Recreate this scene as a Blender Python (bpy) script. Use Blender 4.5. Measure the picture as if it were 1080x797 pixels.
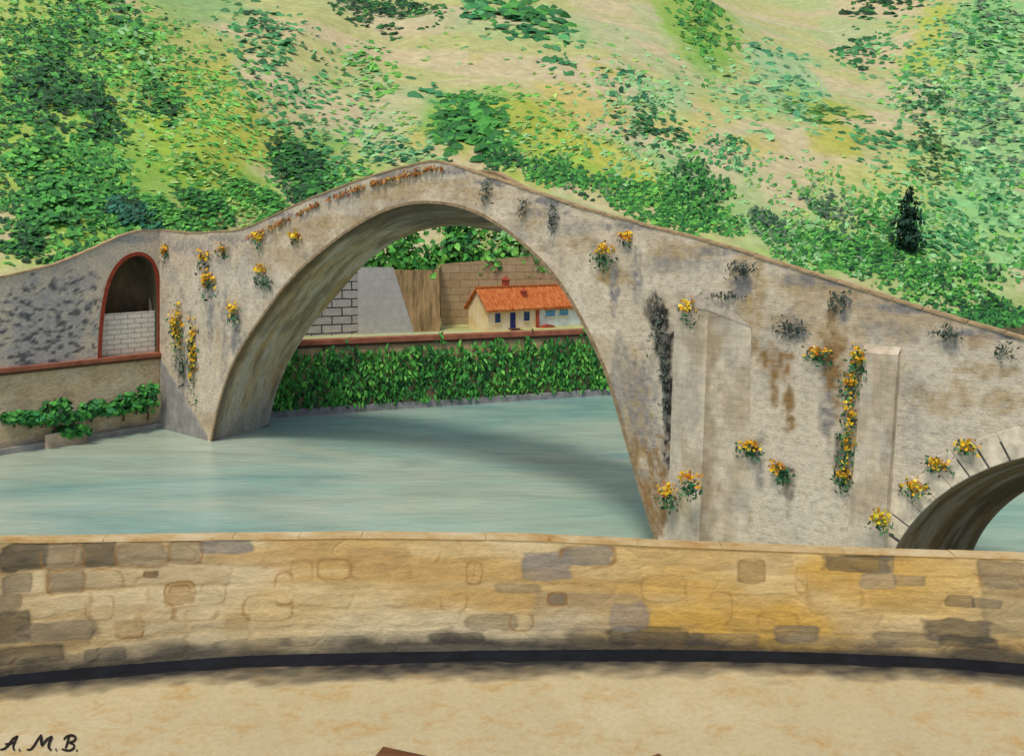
import bpy, math, random
import numpy as np
from mathutils import Vector, Matrix

# ------------------------------------------------------------------ camera, sky, sun, exposure
for o in list(bpy.data.objects):
    bpy.data.objects.remove(o)
S = bpy.context.scene
COL = S.collection
F = 900.0                       # focal length in photo pixels (photo 1080 x 797)
HZ = 250.0                      # photo row of the horizon
CZ = 14.3                       # eye height above the river
cam_d = bpy.data.cameras.new('camera'); cam = bpy.data.objects.new('camera', cam_d); COL.objects.link(cam)
cam.location = (0, 0, CZ); cam.rotation_euler = (math.radians(90), 0, 0)
cam_d.sensor_width = 36; cam_d.lens = 36*F/1080; cam_d.shift_y = -(398.5-HZ)/1080
cam_d.clip_start = .1; cam_d.clip_end = 2000
S.camera = cam
SUN_H = Vector((-0.42, -0.90)).normalized(); SUN_EL = math.radians(62)
sun_dir = Vector((SUN_H.x*math.cos(SUN_EL), SUN_H.y*math.cos(SUN_EL), math.sin(SUN_EL)))
W_ = bpy.data.worlds.new('World'); S.world = W_; W_.use_nodes = True
nt = W_.node_tree; nt.nodes.clear()
sky = nt.nodes.new('ShaderNodeTexSky'); sky.sky_type = 'NISHITA'; sky.sun_disc = False
sky.sun_elevation = SUN_EL; sky.sun_rotation = math.atan2(SUN_H.x, SUN_H.y)
sky.dust_density = 3.0; sky.air_density = 1.0; sky.ozone_density = .6
bg = nt.nodes.new('ShaderNodeBackground'); bg.inputs[1].default_value = 0.15
wo = nt.nodes.new('ShaderNodeOutputWorld')
nt.links.new(sky.outputs[0], bg.inputs[0]); nt.links.new(bg.outputs[0], wo.inputs[0])
sd = bpy.data.lights.new('sun', 'SUN'); sd.energy = 2.15; sd.angle = math.radians(10.0); sd.color = (1, .93, .77)
sun = bpy.data.objects.new('sun', sd); COL.objects.link(sun)
sun.rotation_euler = sun_dir.to_track_quat('Z', 'Y').to_euler()
S.view_settings.view_transform = 'Standard'; S.view_settings.look = 'None'
S.view_settings.exposure = -0.17; S.view_settings.gamma = 1; S.view_settings.use_curve_mapping = False

random.seed(7); RNG = np.random.default_rng(7)

# ------------------------------------------------------------------ helpers
def hash2(i, j, s):
    n = (i*374761393 + j*668265263 + s*1274126177) & 0xffffffff
    n = ((n ^ (n >> 13))*1274126177) & 0xffffffff
    return ((n ^ (n >> 16)) & 0xffff)/65535.0
def vnoise(x, y, s=0):
    x = np.asarray(x, float); y = np.asarray(y, float)
    i = np.floor(x).astype(np.int64); j = np.floor(y).astype(np.int64)
    fx = x-i; fy = y-j; fx = fx*fx*(3-2*fx); fy = fy*fy*(3-2*fy)
    a = hash2(i, j, s); b = hash2(i+1, j, s); c = hash2(i, j+1, s); d = hash2(i+1, j+1, s)
    return (a*(1-fx)+b*fx)*(1-fy)+(c*(1-fx)+d*fx)*fy
def fbm(x, y, s=0, o=4):
    v = 0; a = .5; t = 0
    for k in range(o):
        v = v+a*vnoise(np.asarray(x)*2**k, np.asarray(y)*2**k, s+k*17); t += a; a *= .5
    return v/t
def sstep(a, b, x):
    t = np.clip((x-a)/(b-a), 0, 1); return t*t*(3-2*t)
def lerp(c, d, m):
    m = np.asarray(m)[..., None]; return c*(1-m)+np.asarray(d)*m
def P(x, y, D):
    return Vector(((x-540)/F*D, D, CZ-(y-HZ)/F*D))

def mesh_obj(name, verts, faces, mat=None, parent=None, col=None, smooth=False, uv=None):
    me = bpy.data.meshes.new(name)
    me.from_pydata([tuple(v) for v in verts], [], [tuple(f) for f in faces])
    if col is not None:
        a = me.color_attributes.new('col', 'FLOAT_COLOR', 'POINT')
        c = np.ones((len(verts), 4), np.float32); c[:, :3] = np.asarray(col)[:, :3]
        a.data.foreach_set('color', c.ravel())
    if uv is not None:
        l = me.uv_layers.new(name='UVMap')
        vi = np.empty(len(me.loops), np.int32); me.loops.foreach_get('vertex_index', vi)
        l.data.foreach_set('uv', np.asarray(uv, np.float32)[vi].ravel())
    if smooth:
        me.polygons.foreach_set('use_smooth', [True]*len(me.polygons))
    me.update()
    o = bpy.data.objects.new(name, me); COL.objects.link(o)
    if mat: me.materials.append(mat)
    if parent: o.parent = parent
    return o
def tag(o, label=None, cat=None, group=None, kind=None):
    if label: o['label'] = label
    if cat: o['category'] = cat
    if group: o['group'] = group
    if kind: o['kind'] = kind
    return o
def empty(name, loc=(0, 0, 0), rz=0, **k):
    o = bpy.data.objects.new(name, None); COL.objects.link(o); o.location = loc; o.rotation_euler = (0, 0, rz)
    o.empty_display_size = .3
    return tag(o, **k)
class MB:
    def __init__(s): s.v = []; s.f = []
    def add(s, v, f):
        n = len(s.v); s.v += [tuple(p) for p in v]; s.f += [tuple(i+n for i in q) for q in f]; return s
    def box(s, x0, x1, y0, y1, z0, z1, M=None):
        v = [Vector(p) for p in ((x0, y0, z0), (x1, y0, z0), (x1, y1, z0), (x0, y1, z0), (x0, y0, z1), (x1, y0, z1), (x1, y1, z1), (x0, y1, z1))]
        if M: v = [M @ p for p in v]
        return s.add(v, [(0, 3, 2, 1), (4, 5, 6, 7), (0, 1, 5, 4), (1, 2, 6, 5), (2, 3, 7, 6), (3, 0, 4, 7)])
    def loft(s, loops, caps=True):
        n = len(loops[0]); v = [p for l in loops for p in l]; f = []
        for i in range(len(loops)-1):
            for j in range(n):
                k = (j+1) % n
                f.append((i*n+j, i*n+k, (i+1)*n+k, (i+1)*n+j))
        if caps: f += [tuple(range(n-1, -1, -1)), tuple((len(loops)-1)*n+j for j in range(n))]
        return s.add(v, f)
    def build(s, name, mat, parent=None, bevel=0):
        o = mesh_obj(name, s.v, s.f, mat, parent)
        if bevel:
            b = o.modifiers.new('bevel', 'BEVEL'); b.width = bevel; b.segments = 2; b.limit_method = 'ANGLE'
        return o
def grid_faces(nc, nr, off=0, flip=False):     # columns nc, rows nr, index c*nr+r
    f = []
    for c in range(nc-1):
        for r in range(nr-1):
            a = off+c*nr+r; q = (a, a+nr, a+nr+1, a+1)
            f.append(q[::-1] if flip else q)
    return f

# ------------------------------------------------------------------ materials
class N:
    def __init__(s, name, rough=.85, spec=.25):
        s.m = bpy.data.materials.new(name); s.m.use_nodes = True; s.t = s.m.node_tree
        s.b = s.t.nodes['Principled BSDF']; s.b.inputs['Roughness'].default_value = rough
        s.b.inputs['Specular IOR Level'].default_value = spec
    def n(s, typ, **k):
        q = s.t.nodes.new(typ)
        for a, b in k.items(): setattr(q, a, b)
        return q
    def l(s, a, b): s.t.links.new(a, b)
    def coord(s, kind='Object', scale=(1, 1, 1), rot=(0, 0, 0)):
        c = s.n('ShaderNodeTexCoord'); m = s.n('ShaderNodeMapping'); m.inputs['Scale'].default_value = scale; m.inputs['Rotation'].default_value = rot
        s.l(c.outputs[kind], m.inputs[0]); return m.outputs[0]
    def noise(s, vec, scale, detail=5, rough=.6, dist=0):
        q = s.n('ShaderNodeTexNoise'); q.inputs['Scale'].default_value = scale; q.inputs['Detail'].default_value = detail
        q.inputs['Roughness'].default_value = rough; q.inputs['Distortion'].default_value = dist
        s.l(vec, q.inputs['Vector']); return q.outputs['Fac']
    def ramp(s, fac, stops):
        q = s.n('ShaderNodeValToRGB'); e = q.color_ramp.elements
        while len(e) < len(stops): e.new(.5)
        for i, (p, c) in enumerate(stops):
            e[i].position = p; e[i].color = (*c, 1) if not isinstance(c, (int, float)) else (c, c, c, 1)
        s.l(fac, q.inputs[0]); return q.outputs[0]
    def mix(s, a, b, fac=1, mode='MULTIPLY'):
        q = s.n('ShaderNodeMix', data_type='RGBA', blend_type=mode)
        for v, i in ((fac, 0), (a, 6), (b, 7)):
            if hasattr(v, 'is_linked'): s.l(v, q.inputs[i])
            elif isinstance(v, (int, float)): q.inputs[i].default_value = v if i == 0 else (v, v, v, 1)
            else: q.inputs[i].default_value = (*v, 1)
        return q.outputs[2]
    def attr(s):
        q = s.n('ShaderNodeAttribute', attribute_name='col'); return q.outputs['Color']
    def xz(s, vec):
        a = s.n('ShaderNodeSeparateXYZ'); b = s.n('ShaderNodeCombineXYZ'); s.l(vec, a.inputs[0])
        s.l(a.outputs[0], b.inputs[0]); s.l(a.outputs[2], b.inputs[1]); s.l(a.outputs[1], b.inputs[2]); return b.outputs[0]
    def brick(s, vec, w, h, mortar, c1, c2, cm, smooth=.3, bias=0):
        q = s.n('ShaderNodeTexBrick'); s.l(vec, q.inputs['Vector'])
        q.inputs['Scale'].default_value = 1; q.inputs['Brick Width'].default_value = w; q.inputs['Row Height'].default_value = h
        q.inputs['Mortar Size'].default_value = mortar; q.inputs['Mortar Smooth'].default_value = smooth; q.inputs['Bias'].default_value = bias
        q.inputs['Color1'].default_value = (*c1, 1); q.inputs['Color2'].default_value = (*c2, 1); q.inputs['Mortar'].default_value = (*cm, 1)
        return q
    def bump(s, h, strength=.4, dist=.05):
        q = s.n('ShaderNodeBump'); q.inputs['Strength'].default_value = strength; q.inputs['Distance'].default_value = dist
        s.l(h, q.inputs['Height']); s.l(q.outputs[0], s.b.inputs['Normal'])
    def col(s, c):
        if hasattr(c, 'is_linked'): s.l(c, s.b.inputs['Base Color'])
        else: s.b.inputs['Base Color'].default_value = (*c, 1)
        return s.m
def wobble(q, vec, amt, scale):
    nz = q.n('ShaderNodeTexNoise'); nz.inputs['Scale'].default_value = scale; q.l(vec, nz.inputs['Vector'])
    v = q.n('ShaderNodeVectorMath', operation='SUBTRACT'); q.l(nz.outputs['Color'], v.inputs[0]); v.inputs[1].default_value = (.5, .5, .5)
    w = q.n('ShaderNodeVectorMath', operation='SCALE'); q.l(v.outputs[0], w.inputs[0]); w.inputs['Scale'].default_value = amt
    a = q.n('ShaderNodeVectorMath', operation='ADD'); q.l(vec, a.inputs[0]); q.l(w.outputs[0], a.inputs[1]); return a.outputs[0]

def m_plain(name, c, var=.25, scale=3, rough=.85, st=(1, 1, 1), bump=.2):
    q = N(name, rough); v = q.coord(scale=st); n1 = q.noise(v, scale, 6)
    q.bump(n1, bump, .03)
    return q.col(q.mix(c, q.ramp(n1, [(.3, 1-var), (.7, 1+var)]), 1))
def m_leaf():
    q = N('leaf', .6, .25); v = q.coord(); n1 = q.noise(v, 5, 3)
    q.b.inputs['Subsurface Weight'].default_value = 0
    return q.col(q.mix(q.attr(), q.ramp(n1, [(.3, .65), (.7, 1.25)]), 1))
def m_bridge():
    q = N('old_bridge_masonry', .92, .15); v = q.xz(q.coord())
    w = wobble(q, v, .25, 1.4)
    bk = q.brick(w, .62, .27, .022, (.92, .92, .92), (1.06, 1.05, 1.03), (.70, .67, .63), .6)
    n0 = q.noise(v, .5, 4, .6); bf = q.ramp(n0, [(.50, 0.0), (.75, .38)])
    n1 = q.noise(q.coord(scale=(1, 1, 1.5)), 3.0, 8, .72)
    n2 = q.noise(q.coord(scale=(1, 1, 1)), 14, 4, .7)
    c = q.mix(q.attr(), q.ramp(n1, [(.32, .60), (.5, 1.02), (.70, 1.22)]), .9)
    c = q.mix(c, q.ramp(n2, [(.34, .72), (.55, 1.04)]), .7)
    c = q.mix(c, bk.outputs['Color'], bf)
    h = q.mix(n1, bk.outputs['Fac'], .12, 'SUBTRACT'); q.bump(h, .55, .08)
    return q.col(c)
def m_brick(name, w, h, mort, c1, c2, cm, wob=.06, var=.2, bump=.5, sc=1.3):
    q = N(name, .9, .15); v = q.xz(q.coord()); wv = wobble(q, v, wob, sc)
    bk = q.brick(wv, w, h, mort, c1, c2, cm, .2)
    n1 = q.noise(v, 2.2, 6, .65)
    q.bump(q.mix(n1, bk.outputs['Fac'], .5, 'SUBTRACT'), bump, .04)
    return q.col(q.mix(bk.outputs['Color'], q.ramp(n1, [(.3, 1-var), (.7, 1+var)]), 1))
def m_attr(name, rough=.9, lo=.7, hi=1.2, scale=3, st=(1, 1, 1), bump=.4, dist=.05, kind='Object', d2=30):
    q = N(name, rough, .15); v = q.coord(kind, st); n1 = q.noise(v, scale, 8, .68); n2 = q.noise(v, d2, 3, .7)
    c = q.mix(q.attr(), q.ramp(n1, [(.28, lo), (.72, hi)]), 1)
    c = q.mix(c, q.ramp(n2, [(.3, .86), (.65, 1.06)]), 1)
    q.bump(n1, bump, dist); return q.col(c)

LEAF = m_leaf()
M_BRIDGE = m_bridge()
M_VAULT = m_attr('vault_stone', .92, .55, 1.3, 3.0, (.35, 2.2, 1), .6, .06, 'UV', 9)
M_COPING = m_plain('tan_coping_stone', (.40, .28, .15), .35, 2.5)
M_DECK = m_plain('deck_paving', (.36, .32, .26), .25, 2)

# leaf dabs -------------------------------------------------------
def dabs(cent, nrm, axis, L, Wd, cols, jit=.16, fold=.12):
    """cent (n,3), nrm (n,3), axis (n,3), L,Wd (n,), cols (n,3): pointed-oval leaf clumps"""
    n = len(cent)
    nrm = nrm/np.linalg.norm(nrm, axis=1, keepdims=True)
    a = axis-nrm*np.sum(axis*nrm, 1, keepdims=True); a /= np.linalg.norm(a, axis=1, keepdims=True)+1e-9
    b = np.cross(nrm, a)
    base = np.array([(-.5, 0), (-.2, .46), (.2, .42), (.5, 0), (.22, -.45), (-.18, -.42)])
    pts = base[None]+RNG.uniform(-jit, jit, (n, 6, 2))
    bend = (np.abs(base[:, 0])*2)**2*-fold
    v = cent[:, None]+a[:, None]*(pts[..., :1]*L[:, None, None])+b[:, None]*(pts[..., 1:]*Wd[:, None, None])+nrm[:, None]*(bend[None, :, None]*L[:, None, None])
    f = np.arange(n*6).reshape(n, 6)
    return v.reshape(-1, 3), f.tolist(), np.repeat(cols, 6, 0)
def pick(pal, n, var=.18):
    p = np.array([c[:3] for c in pal], float); w = np.array([c[3] if len(c) > 3 else 1 for c in pal], float)
    i = RNG.choice(len(p), n, p=w/w.sum())
    return np.clip(p[i]*(1+RNG.normal(0, var, (n, 1))), .004, 1)
DARK = (.013, .066, .022); DEEP = (.028, .160, .035); MID = (.070, .310, .050); BRI = (.170, .480, .075)
MINT = (.260, .510, .210); LIME = (.33, .50, .12); BLUE = (.018, .130, .070); OLIV = (.110, .170, .040); GREY = (.13, .20, .12)

# ------------------------------------------------------------------ the far shore and the hill
BX = [-160, -90, -60, -33.3, -26.6, -19.7, 9.1, 60, 160, 300]
BY = [34, 38, 45, 56.6, 64.4, 69.6, 78, 93, 108, 120]
def Yb(x): return np.interp(x, BX, BY)
TZ = 5.75
def H(x, y):
    x = np.asarray(x, float); y = np.asarray(y, float)
    q = y-Yb(x)
    st = np.interp(x, [-7.7, -7.0], [4.8, 10.4])
    up = np.maximum(q-11.0, 0)
    z = TZ+sstep(st-.5, st+.6, q)*5.0+up*.58+up*.06*np.sin(x*.05+1)*sstep(0, 40, up)
    z = z+sstep(16, 34, x)*sstep(.5, 7, q)*5.0*(1-sstep(st-.5, st+.6, q))
    z = z+(fbm(x*.06, y*.06, 3)-.5)*3.5*sstep(3, 30, up)+(fbm(x*.3, y*.3, 9)-.5)*.5*sstep(1, 8, up)
    return z
def ylow(px): return float(np.interp(px, [0, 60, 130, 560, 760, 1080], [288, 280, 258, 258, 290, 345]))
def hit(px, py):
    D = np.arange(62, 330, .4); k = (px-540)/F
    zr = CZ-(py-HZ)/F*D; d = H(k*D, D)-zr
    i = np.argmax(d > 0)
    return Vector((k*D[i], D[i], float(H(k*D[i], D[i]))))
xs = np.concatenate([np.linspace(-300, -130, 18)[:-1], np.linspace(-130, 130, 400), np.linspace(130, 300, 18)[1:]])
qs = np.concatenate([np.linspace(0.4, 14, 36), np.linspace(14.4, 120, 190), np.linspace(124, 420, 40)])
XX, QQ = np.meshgrid(xs, qs, indexing='ij'); YY = Yb(XX)+QQ; ZZ = H(XX, YY)
CREAM = np.array((.55, .485, .290))
hc = np.ones(XX.shape+(3,))*CREAM
wx, wy = XX+(fbm(XX*.12, YY*.1, 21)-.5)*16, YY+(fbm(XX*.12, YY*.1, 33)-.5)*16
hc = lerp(hc, (.56, .465, .27), sstep(.45, .7, fbm(XX*.05, YY*.12, 5))*.6)
hc = lerp(hc, (.42, .47, .16), sstep(.42, .62, fbm(XX*.05, YY*.16, 8))*.7)
hc = lerp(hc, (.34, .49, .23), sstep(.52, .68, fbm(XX*.06+40, YY*.12, 18))*.5)
patches = [ # px, py, rx, ry, colour, strength  (grass growing on the pale slope)
 (60, 130, 150, 170, (.28, .44, .075), .98), (60, 265, 90, 30, (.22, .38, .06), .98), (180, 60, 90, 80, (.30, .36, .09), .85), (210, 170, 90, 60, (.27, .40, .04), .95),
 (230, 215, 70, 40, (.22, .38, .03), .95), (150, 210, 90, 60, (.18, .34, .06), .9), (240, 110, 50, 60, (.34, .36, .07), .9),
 (330, 165, 40, 30, (.12, .34, .06), .85), (330, 60, 70, 30, (.40, .42, .16), .5), (210, 10, 60, 25, (.16, .34, .14), .7),
 (400, 185, 70, 25, (.30, .42, .12), .8), (455, 155, 50, 20, (.33, .36, .06), .7), (510, 130, 60, 40, (.10, .34, .07), .8),
 (560, 145, 90, 50, (.34, .38, .05), .85), (600, 100, 70, 20, (.44, .38, .09), .7), (640, 165, 70, 30, (.40, .42, .07), .8),
 (570, 20, 40, 22, (.20, .40, .14), .6), (630, 62, 25, 7, (.40, .38, .08), .8), (505, 62, 20, 8, (.40, .38, .12), .6),
 (740, 30, 50, 40, (.20, .38, .04), .85), (745, 60, 20, 30, (.14, .34, .06), .7), (680, 100, 40, 25, (.24, .42, .22), .7),
 (830, 90, 40, 40, (.22, .44, .24), .75), (860, 115, 50, 16, (.28, .36, .04), .8), (885, 150, 30, 25, (.36, .38, .05), .8), (820, 170, 40, 15, (.42, .38, .09), .7),
 (790, 120, 30, 12, (.2, .42, .2), .6), (990, 30, 25, 35, (.34, .42, .05), .8), (970, 65, 40, 15, (.30, .42, .06), .7), (1050, 40, 50, 70, (.16, .42, .16), .9),
 (1040, 150, 80, 90, (.26, .46, .20), .95), (990, 200, 70, 60, (.34, .44, .16), .85), (1000, 320, 110, 50, (.24, .40, .12), .95), (860, 270, 110, 24, (.26, .40, .11), .9), (720, 225, 80, 24, (.26, .40, .11), .85), (1060, 230, 60, 70, (.18, .46, .20), .9), (1000, 260, 60, 50, (.28, .46, .16), .85), (940, 200, 40, 30, (.42, .42, .14), .6),
 (900, 240, 60, 30, (.26, .42, .14), .7), (840, 235, 60, 25, (.26, .42, .15), .7), (790, 215, 50, 25, (.24, .42, .18), .7), (720, 190, 50, 40, (.22, .42, .20), .7),
 (660, 195, 60, 20, (.26, .40, .07), .8), (600, 180, 60, 20, (.24, .40, .06), .8), (770, 120, 40, 20, (.44, .42, .12), .5), (720, 125, 40, 20, (.44, .42, .10), .6),
 (300, 205, 60, 25, (.22, .38, .05), .9), (120, 250, 120, 40, (.14, .32, .07), .95)]
for (px, py, rx, ry, c, st) in patches:
    p = hit(px, py); sx = rx*p.y/F
    y0 = hit(px, min(py+ry*.7, ylow(px))).y; y1 = hit(px, py-ry*.7).y; sy = max(2.5, (y1-y0)/1.4)
    yc = (y0+y1)/2; d = np.sqrt(((wx-p.x/p.y*wy)/sx)**2+((wy-yc)/sy)**2)
    br = fbm(XX*.5, YY*.35, 41+int(px) % 13, 3)
    m = sstep(1.15, .55, d+(br-.5)*.8)*st
    c = np.array(c)*np.array((1.18, 1.17, 1.05)); hc = lerp(hc, c, m*(.75+.25*br))
hill = mesh_obj('hillside', np.stack([XX, YY, ZZ], -1).reshape(-1, 3), grid_faces(len(xs), len(qs)),
                m_attr('hillside_earth', .95, .72, 1.2, .55, (1, 1.5, 1), .5, .4, 'Object', 3.5), None, hc.reshape(-1, 3), True)
tag(hill, kind='structure')

# ------------------------------------------------------------------ the river
q = N('milky_river_water', .22, .34); v = q.coord(scale=(1, 1, 1))
n1 = q.noise(q.coord(scale=(.022, .075, 1)), 1.0, 6, .6, 1.2); n2 = q.noise(q.coord(scale=(.12, .5, 1)), 1, 5, .65, .6)
wc = q.ramp(n1, [(.30, (.180, .350, .325)), (.44, (.300, .430, .360)), (.57, (.400, .475, .380)), (.68, (.235, .400, .370))])
wc = q.mix(wc, q.ramp(n2, [(.3, .84), (.66, 1.14)]), 1)
q.bump(q.noise(q.coord(scale=(.5, 1.6, 1)), 1.2, 4, .6), .22, .25); q.col(wc)
NX = 60
w_ = mesh_obj('river', [(-400, -60, 0), (400, -60, 0), (400, 330, 0), (-400, 330, 0)], [(0, 1, 2, 3)], q.m)
tag(w_, kind='structure')

# ------------------------------------------------------------------ the bridge
Lp = Vector(((222-540)/F*(F*CZ/215), F*CZ/215)); Rp = Vector(((697-540)/F*(F*CZ/340), F*CZ/340))
u = (Rp-Lp).normalized(); nv = Vector((-u.y, u.x)); BANG = math.atan2(u.y, u.x)
BW = 5.5
def onface(px, py, w=0.0):          # photo position -> (t along the bridge, z) on the vertical plane w behind the near face
    O = Lp+nv*w; k = (px-540)/F
    t = (k*O.y-O.x)/(u.x-k*u.y); D = O.y+u.y*t
    return t, CZ-(py-HZ)/F*D, D
near_px = [(222, 474), (224, 460), (231, 428), (243, 390), (259, 360), (279, 332), (300, 303), (324, 278), (345, 261), (366, 245), (387, 232), (407, 222), (428, 216), (449, 214), (470, 216),
           (488, 219), (505, 226), (523, 236), (540, 249), (555, 261), (569, 274), (586, 293), (604, 321), (625, 363), (639, 393), (649, 428), (663, 477), (675, 520), (688, 560), (701, 605)]
far_px = [(284, 447), (285, 436), (293, 408), (304, 382), (324, 349), (345, 323), (366, 299), (386, 276), (407, 261), (420, 252), (435, 246), (449, 242), (470, 238), (488, 238), (505, 240), (533, 248)]
def smooth_curve(pts, n):
    p = np.array(pts); d = np.r_[0, np.cumsum(np.linalg.norm(np.diff(p, axis=0), axis=1))]
    s = np.linspace(0, d[-1], n); q = np.stack([np.interp(s, d, p[:, i]) for i in range(2)], 1)
    for _ in range(6):
        q[1:-1] = q[1:-1]*.5+(q[:-2]+q[2:])*.25
    return q
NT = np.array([onface(x, y)[:2] for x, y in near_px])
FTl = [onface(x, y, BW)[:2] for x, y in far_px]
tl = FTl[-1][0]
FT = np.array(FTl+[(t-.25, z-.1) for t, z in NT if t-.25 > tl+1.2])
NA = smooth_curve(NT, 120); FA = smooth_curve(FT, 120)
SMC, SMZ, SMR, SMRF = 52.5, -.6, 8.0, 6.4
ang = np.linspace(math.pi*.985, math.pi*.015, 60)
NB = np.stack([SMC+SMR*np.cos(ang), SMZ+SMR*np.sin(ang)], 1); FB = np.stack([SMC+.4+SMRF*np.cos(ang), SMZ+SMRF*np.sin(ang)], 1)
ridge_px = [(150, 243), (168, 243), (200, 246), (245, 244), (262, 240), (280, 232), (305, 220), (330, 209), (355, 199), (380, 190), (420, 178), (445, 172), (460, 170), (475, 174), (500, 182), (560, 202), (620, 222),
            (690, 241), (760, 259), (830, 281), (900, 303), (960, 323), (1020, 341), (1080, 358)]
RT = np.array([onface(x, y)[:2] for x, y in ridge_px])
RT = np.vstack([[(-16, RT[1, 1]-4)], [(-7.6, RT[1, 1]-.3)], RT[1:], [(56, RT[-1, 1]-1.9), (66, RT[-1, 1]-4.2), (80, RT[-1, 1]-5.0)]])
def ridge(t): return np.interp(t, RT[:, 0], RT[:, 1])
def under(t, A, B):
    t = np.asarray(t, float); z = np.full(t.shape, -1.0)
    for c in (A, B):
        m = (t > c[0, 0]) & (t < c[-1, 0]); z[m] = np.maximum(np.interp(t[m], c[:, 0], c[:, 1]), -1.0)
    return z
bridge = empty('stone_bridge', (Lp.x, Lp.y, 0), BANG, label='old humpbacked grey stone bridge with one great arch over the river', cat='bridge')

def stain_shade_mask(t, z, lst, seed=0, plane=onface):
    """stains of the old masonry and painted-in plant shadows: px, py, rx, ry -> mask per kind"""
    out = {}
    for i, (px, py, rx, ry, kind, st) in enumerate(lst):
        t0, z0, D = plane(px, py); st_ = D/F
        s0 = abs(plane(px+1, py)[0]-t0)
        d = np.sqrt(((t-t0)/(rx*s0))**2+((z-z0)/(ry*st_))**2)
        nz = fbm(t*2.2+i*7, z*2.2, seed+i, 4)-.5; n2 = fbm(t*6, z*4, seed+i+50, 3)
        m = sstep(1.1, .6, d+nz*1.4)*st*1.2*(.45+.75*sstep(.38, .58, n2))
        out[kind] = np.maximum(out.get(kind, 0), np.clip(m, 0, 1))
    return out
B_ST = [ # kind: b brown, k black streak, g grey with plant shadows painted in, o ochre, w whitish
 (665, 470, 22, 90, 'o', .55), (675, 430, 20, 60, 'g', .6), (690, 500, 12, 60, 'g', .5), (650, 430, 10, 60, 'g', .5), (765, 430, 8, 90, 'b', .45), (753, 400, 7, 80, 'b', .5), (708, 400, 30, 12, 'g', .3), (570, 225, 30, 6, 'g', .6), (450, 195, 50, 6, 'o', .4), (600, 240, 40, 10, 'g', .4), (720, 280, 50, 10, 'g', .4), (940, 350, 50, 12, 'g', .35), (1040, 390, 40, 10, 'o', .5), (880, 350, 40, 14, 'o', .4), (970, 560, 20, 20, 'g', .3), (697, 348, 13, 34, 'k', .9), (692, 325, 12, 18, 'k', .6), (704, 400, 8, 50, 'k', .95), (706, 455, 7, 45, 'k', .9), (690, 330, 12, 16, 'k', .5), (756, 520, 9, 40, 'k', .45), (832, 520, 6, 26, 'k', .85), (745, 470, 5, 60, 'g', .4),
 (735, 525, 9, 32, 'g', .8), (648, 305, 6, 38, 'g', .7), (672, 290, 5, 34, 'g', .6), (800, 490, 7, 30, 'g', .6), (873, 425, 9, 55, 'g', .7), (884, 480, 6, 28, 'k', .5), (782, 300, 12, 22, 'g', .7), (727, 345, 16, 26, 'g', .5),  # grey streaks below the plants: their cast shadows, put into the colour
 (842, 352, 14, 12, 'g', .7), (888, 325, 9, 16, 'g', .6), (1003, 365, 12, 14, 'g', .6), (965, 440, 14, 60, 'g', .25), (192, 395, 10, 40, 'g', .5), (250, 355, 8, 22, 'g', .8), (222, 330, 4, 50, 'g', .6), (237, 350, 4, 50, 'g', .5),
 (770, 360, 26, 45, 'b', .5), (818, 385, 17, 22, 'b', .8), (833, 425, 7, 40, 'b', .8), (817, 415, 5, 24, 'b', .6), (790, 290, 20, 60, 'o', .5), (795, 330, 12, 50, 'o', .6), (645, 292, 22, 10, 'o', .7), (610, 255, 20, 10, 'o', .5),
 (690, 520, 16, 60, 'b', .75), (672, 440, 16, 60, 'o', .7), (668, 500, 8, 40, 'b', .6), (655, 395, 14, 40, 'g', .45), (880, 390, 14, 60, 'b', .7), (880, 350, 18, 30, 'o', .55), (722, 265, 40, 14, 'o', .5), (850, 300, 40, 14, 'o', .5),
 (1000, 420, 40, 22, 'o', .45), (1030, 360, 20, 12, 'b', .4), (1060, 425, 30, 14, 'o', .5), (780, 540, 14, 30, 'o', .5), (560, 230, 22, 14, 'o', .4), (500, 205, 40, 10, 'o', .35), (410, 205, 40, 7, 'o', .4), (350, 235, 30, 9, 'o', .45),
 (280, 265, 20, 20, 'o', .3), (180, 430, 14, 34, 'g', .4), (200, 260, 30, 9, 'g', .5), (160, 255, 20, 8, 'g', .4), (478, 180, 16, 6, 'g', .9), (520, 192, 26, 5, 'g', .8), (580, 213, 30, 5, 'g', .8), (660, 238, 40, 5, 'g', .8), (760, 265, 50, 5, 'g', .8),
 (860, 297, 50, 6, 'g', .8), (950, 325, 40, 6, 'g', .8), (1040, 352, 40, 6, 'g', .8), (415, 183, 40, 4, 'g', .6), (350, 206, 36, 4, 'g', .6), (300, 228, 20, 4, 'g', .6), (240, 252, 30, 5, 'g', .5),
 (730, 420, 25, 130, 'w', .7), (925, 470, 22, 100, 'w', .8), (980, 380, 40, 26, 'w', .6), (840, 480, 40, 70, 'w', .5), (700, 300, 30, 14, 'w', .5), (610, 300, 16, 30, 'w', .35), (640, 450, 6, 40, 'w', .3), (860, 540, 50, 30, 'w', .5),
 (1010, 440, 40, 30, 'w', .5), (215, 380, 18, 60, 'w', .45), (260, 300, 26, 30, 'w', .4), (215, 300, 26, 30, 'w', .45), (1020, 500, 60, 24, 'w', .7)]
KC = {'b': (.310, .190, .080), 'k': (.045, .040, .040), 'g': (.270, .255, .245), 'o': (.450, .325, .155), 'w': (.700, .620, .490)}
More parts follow.
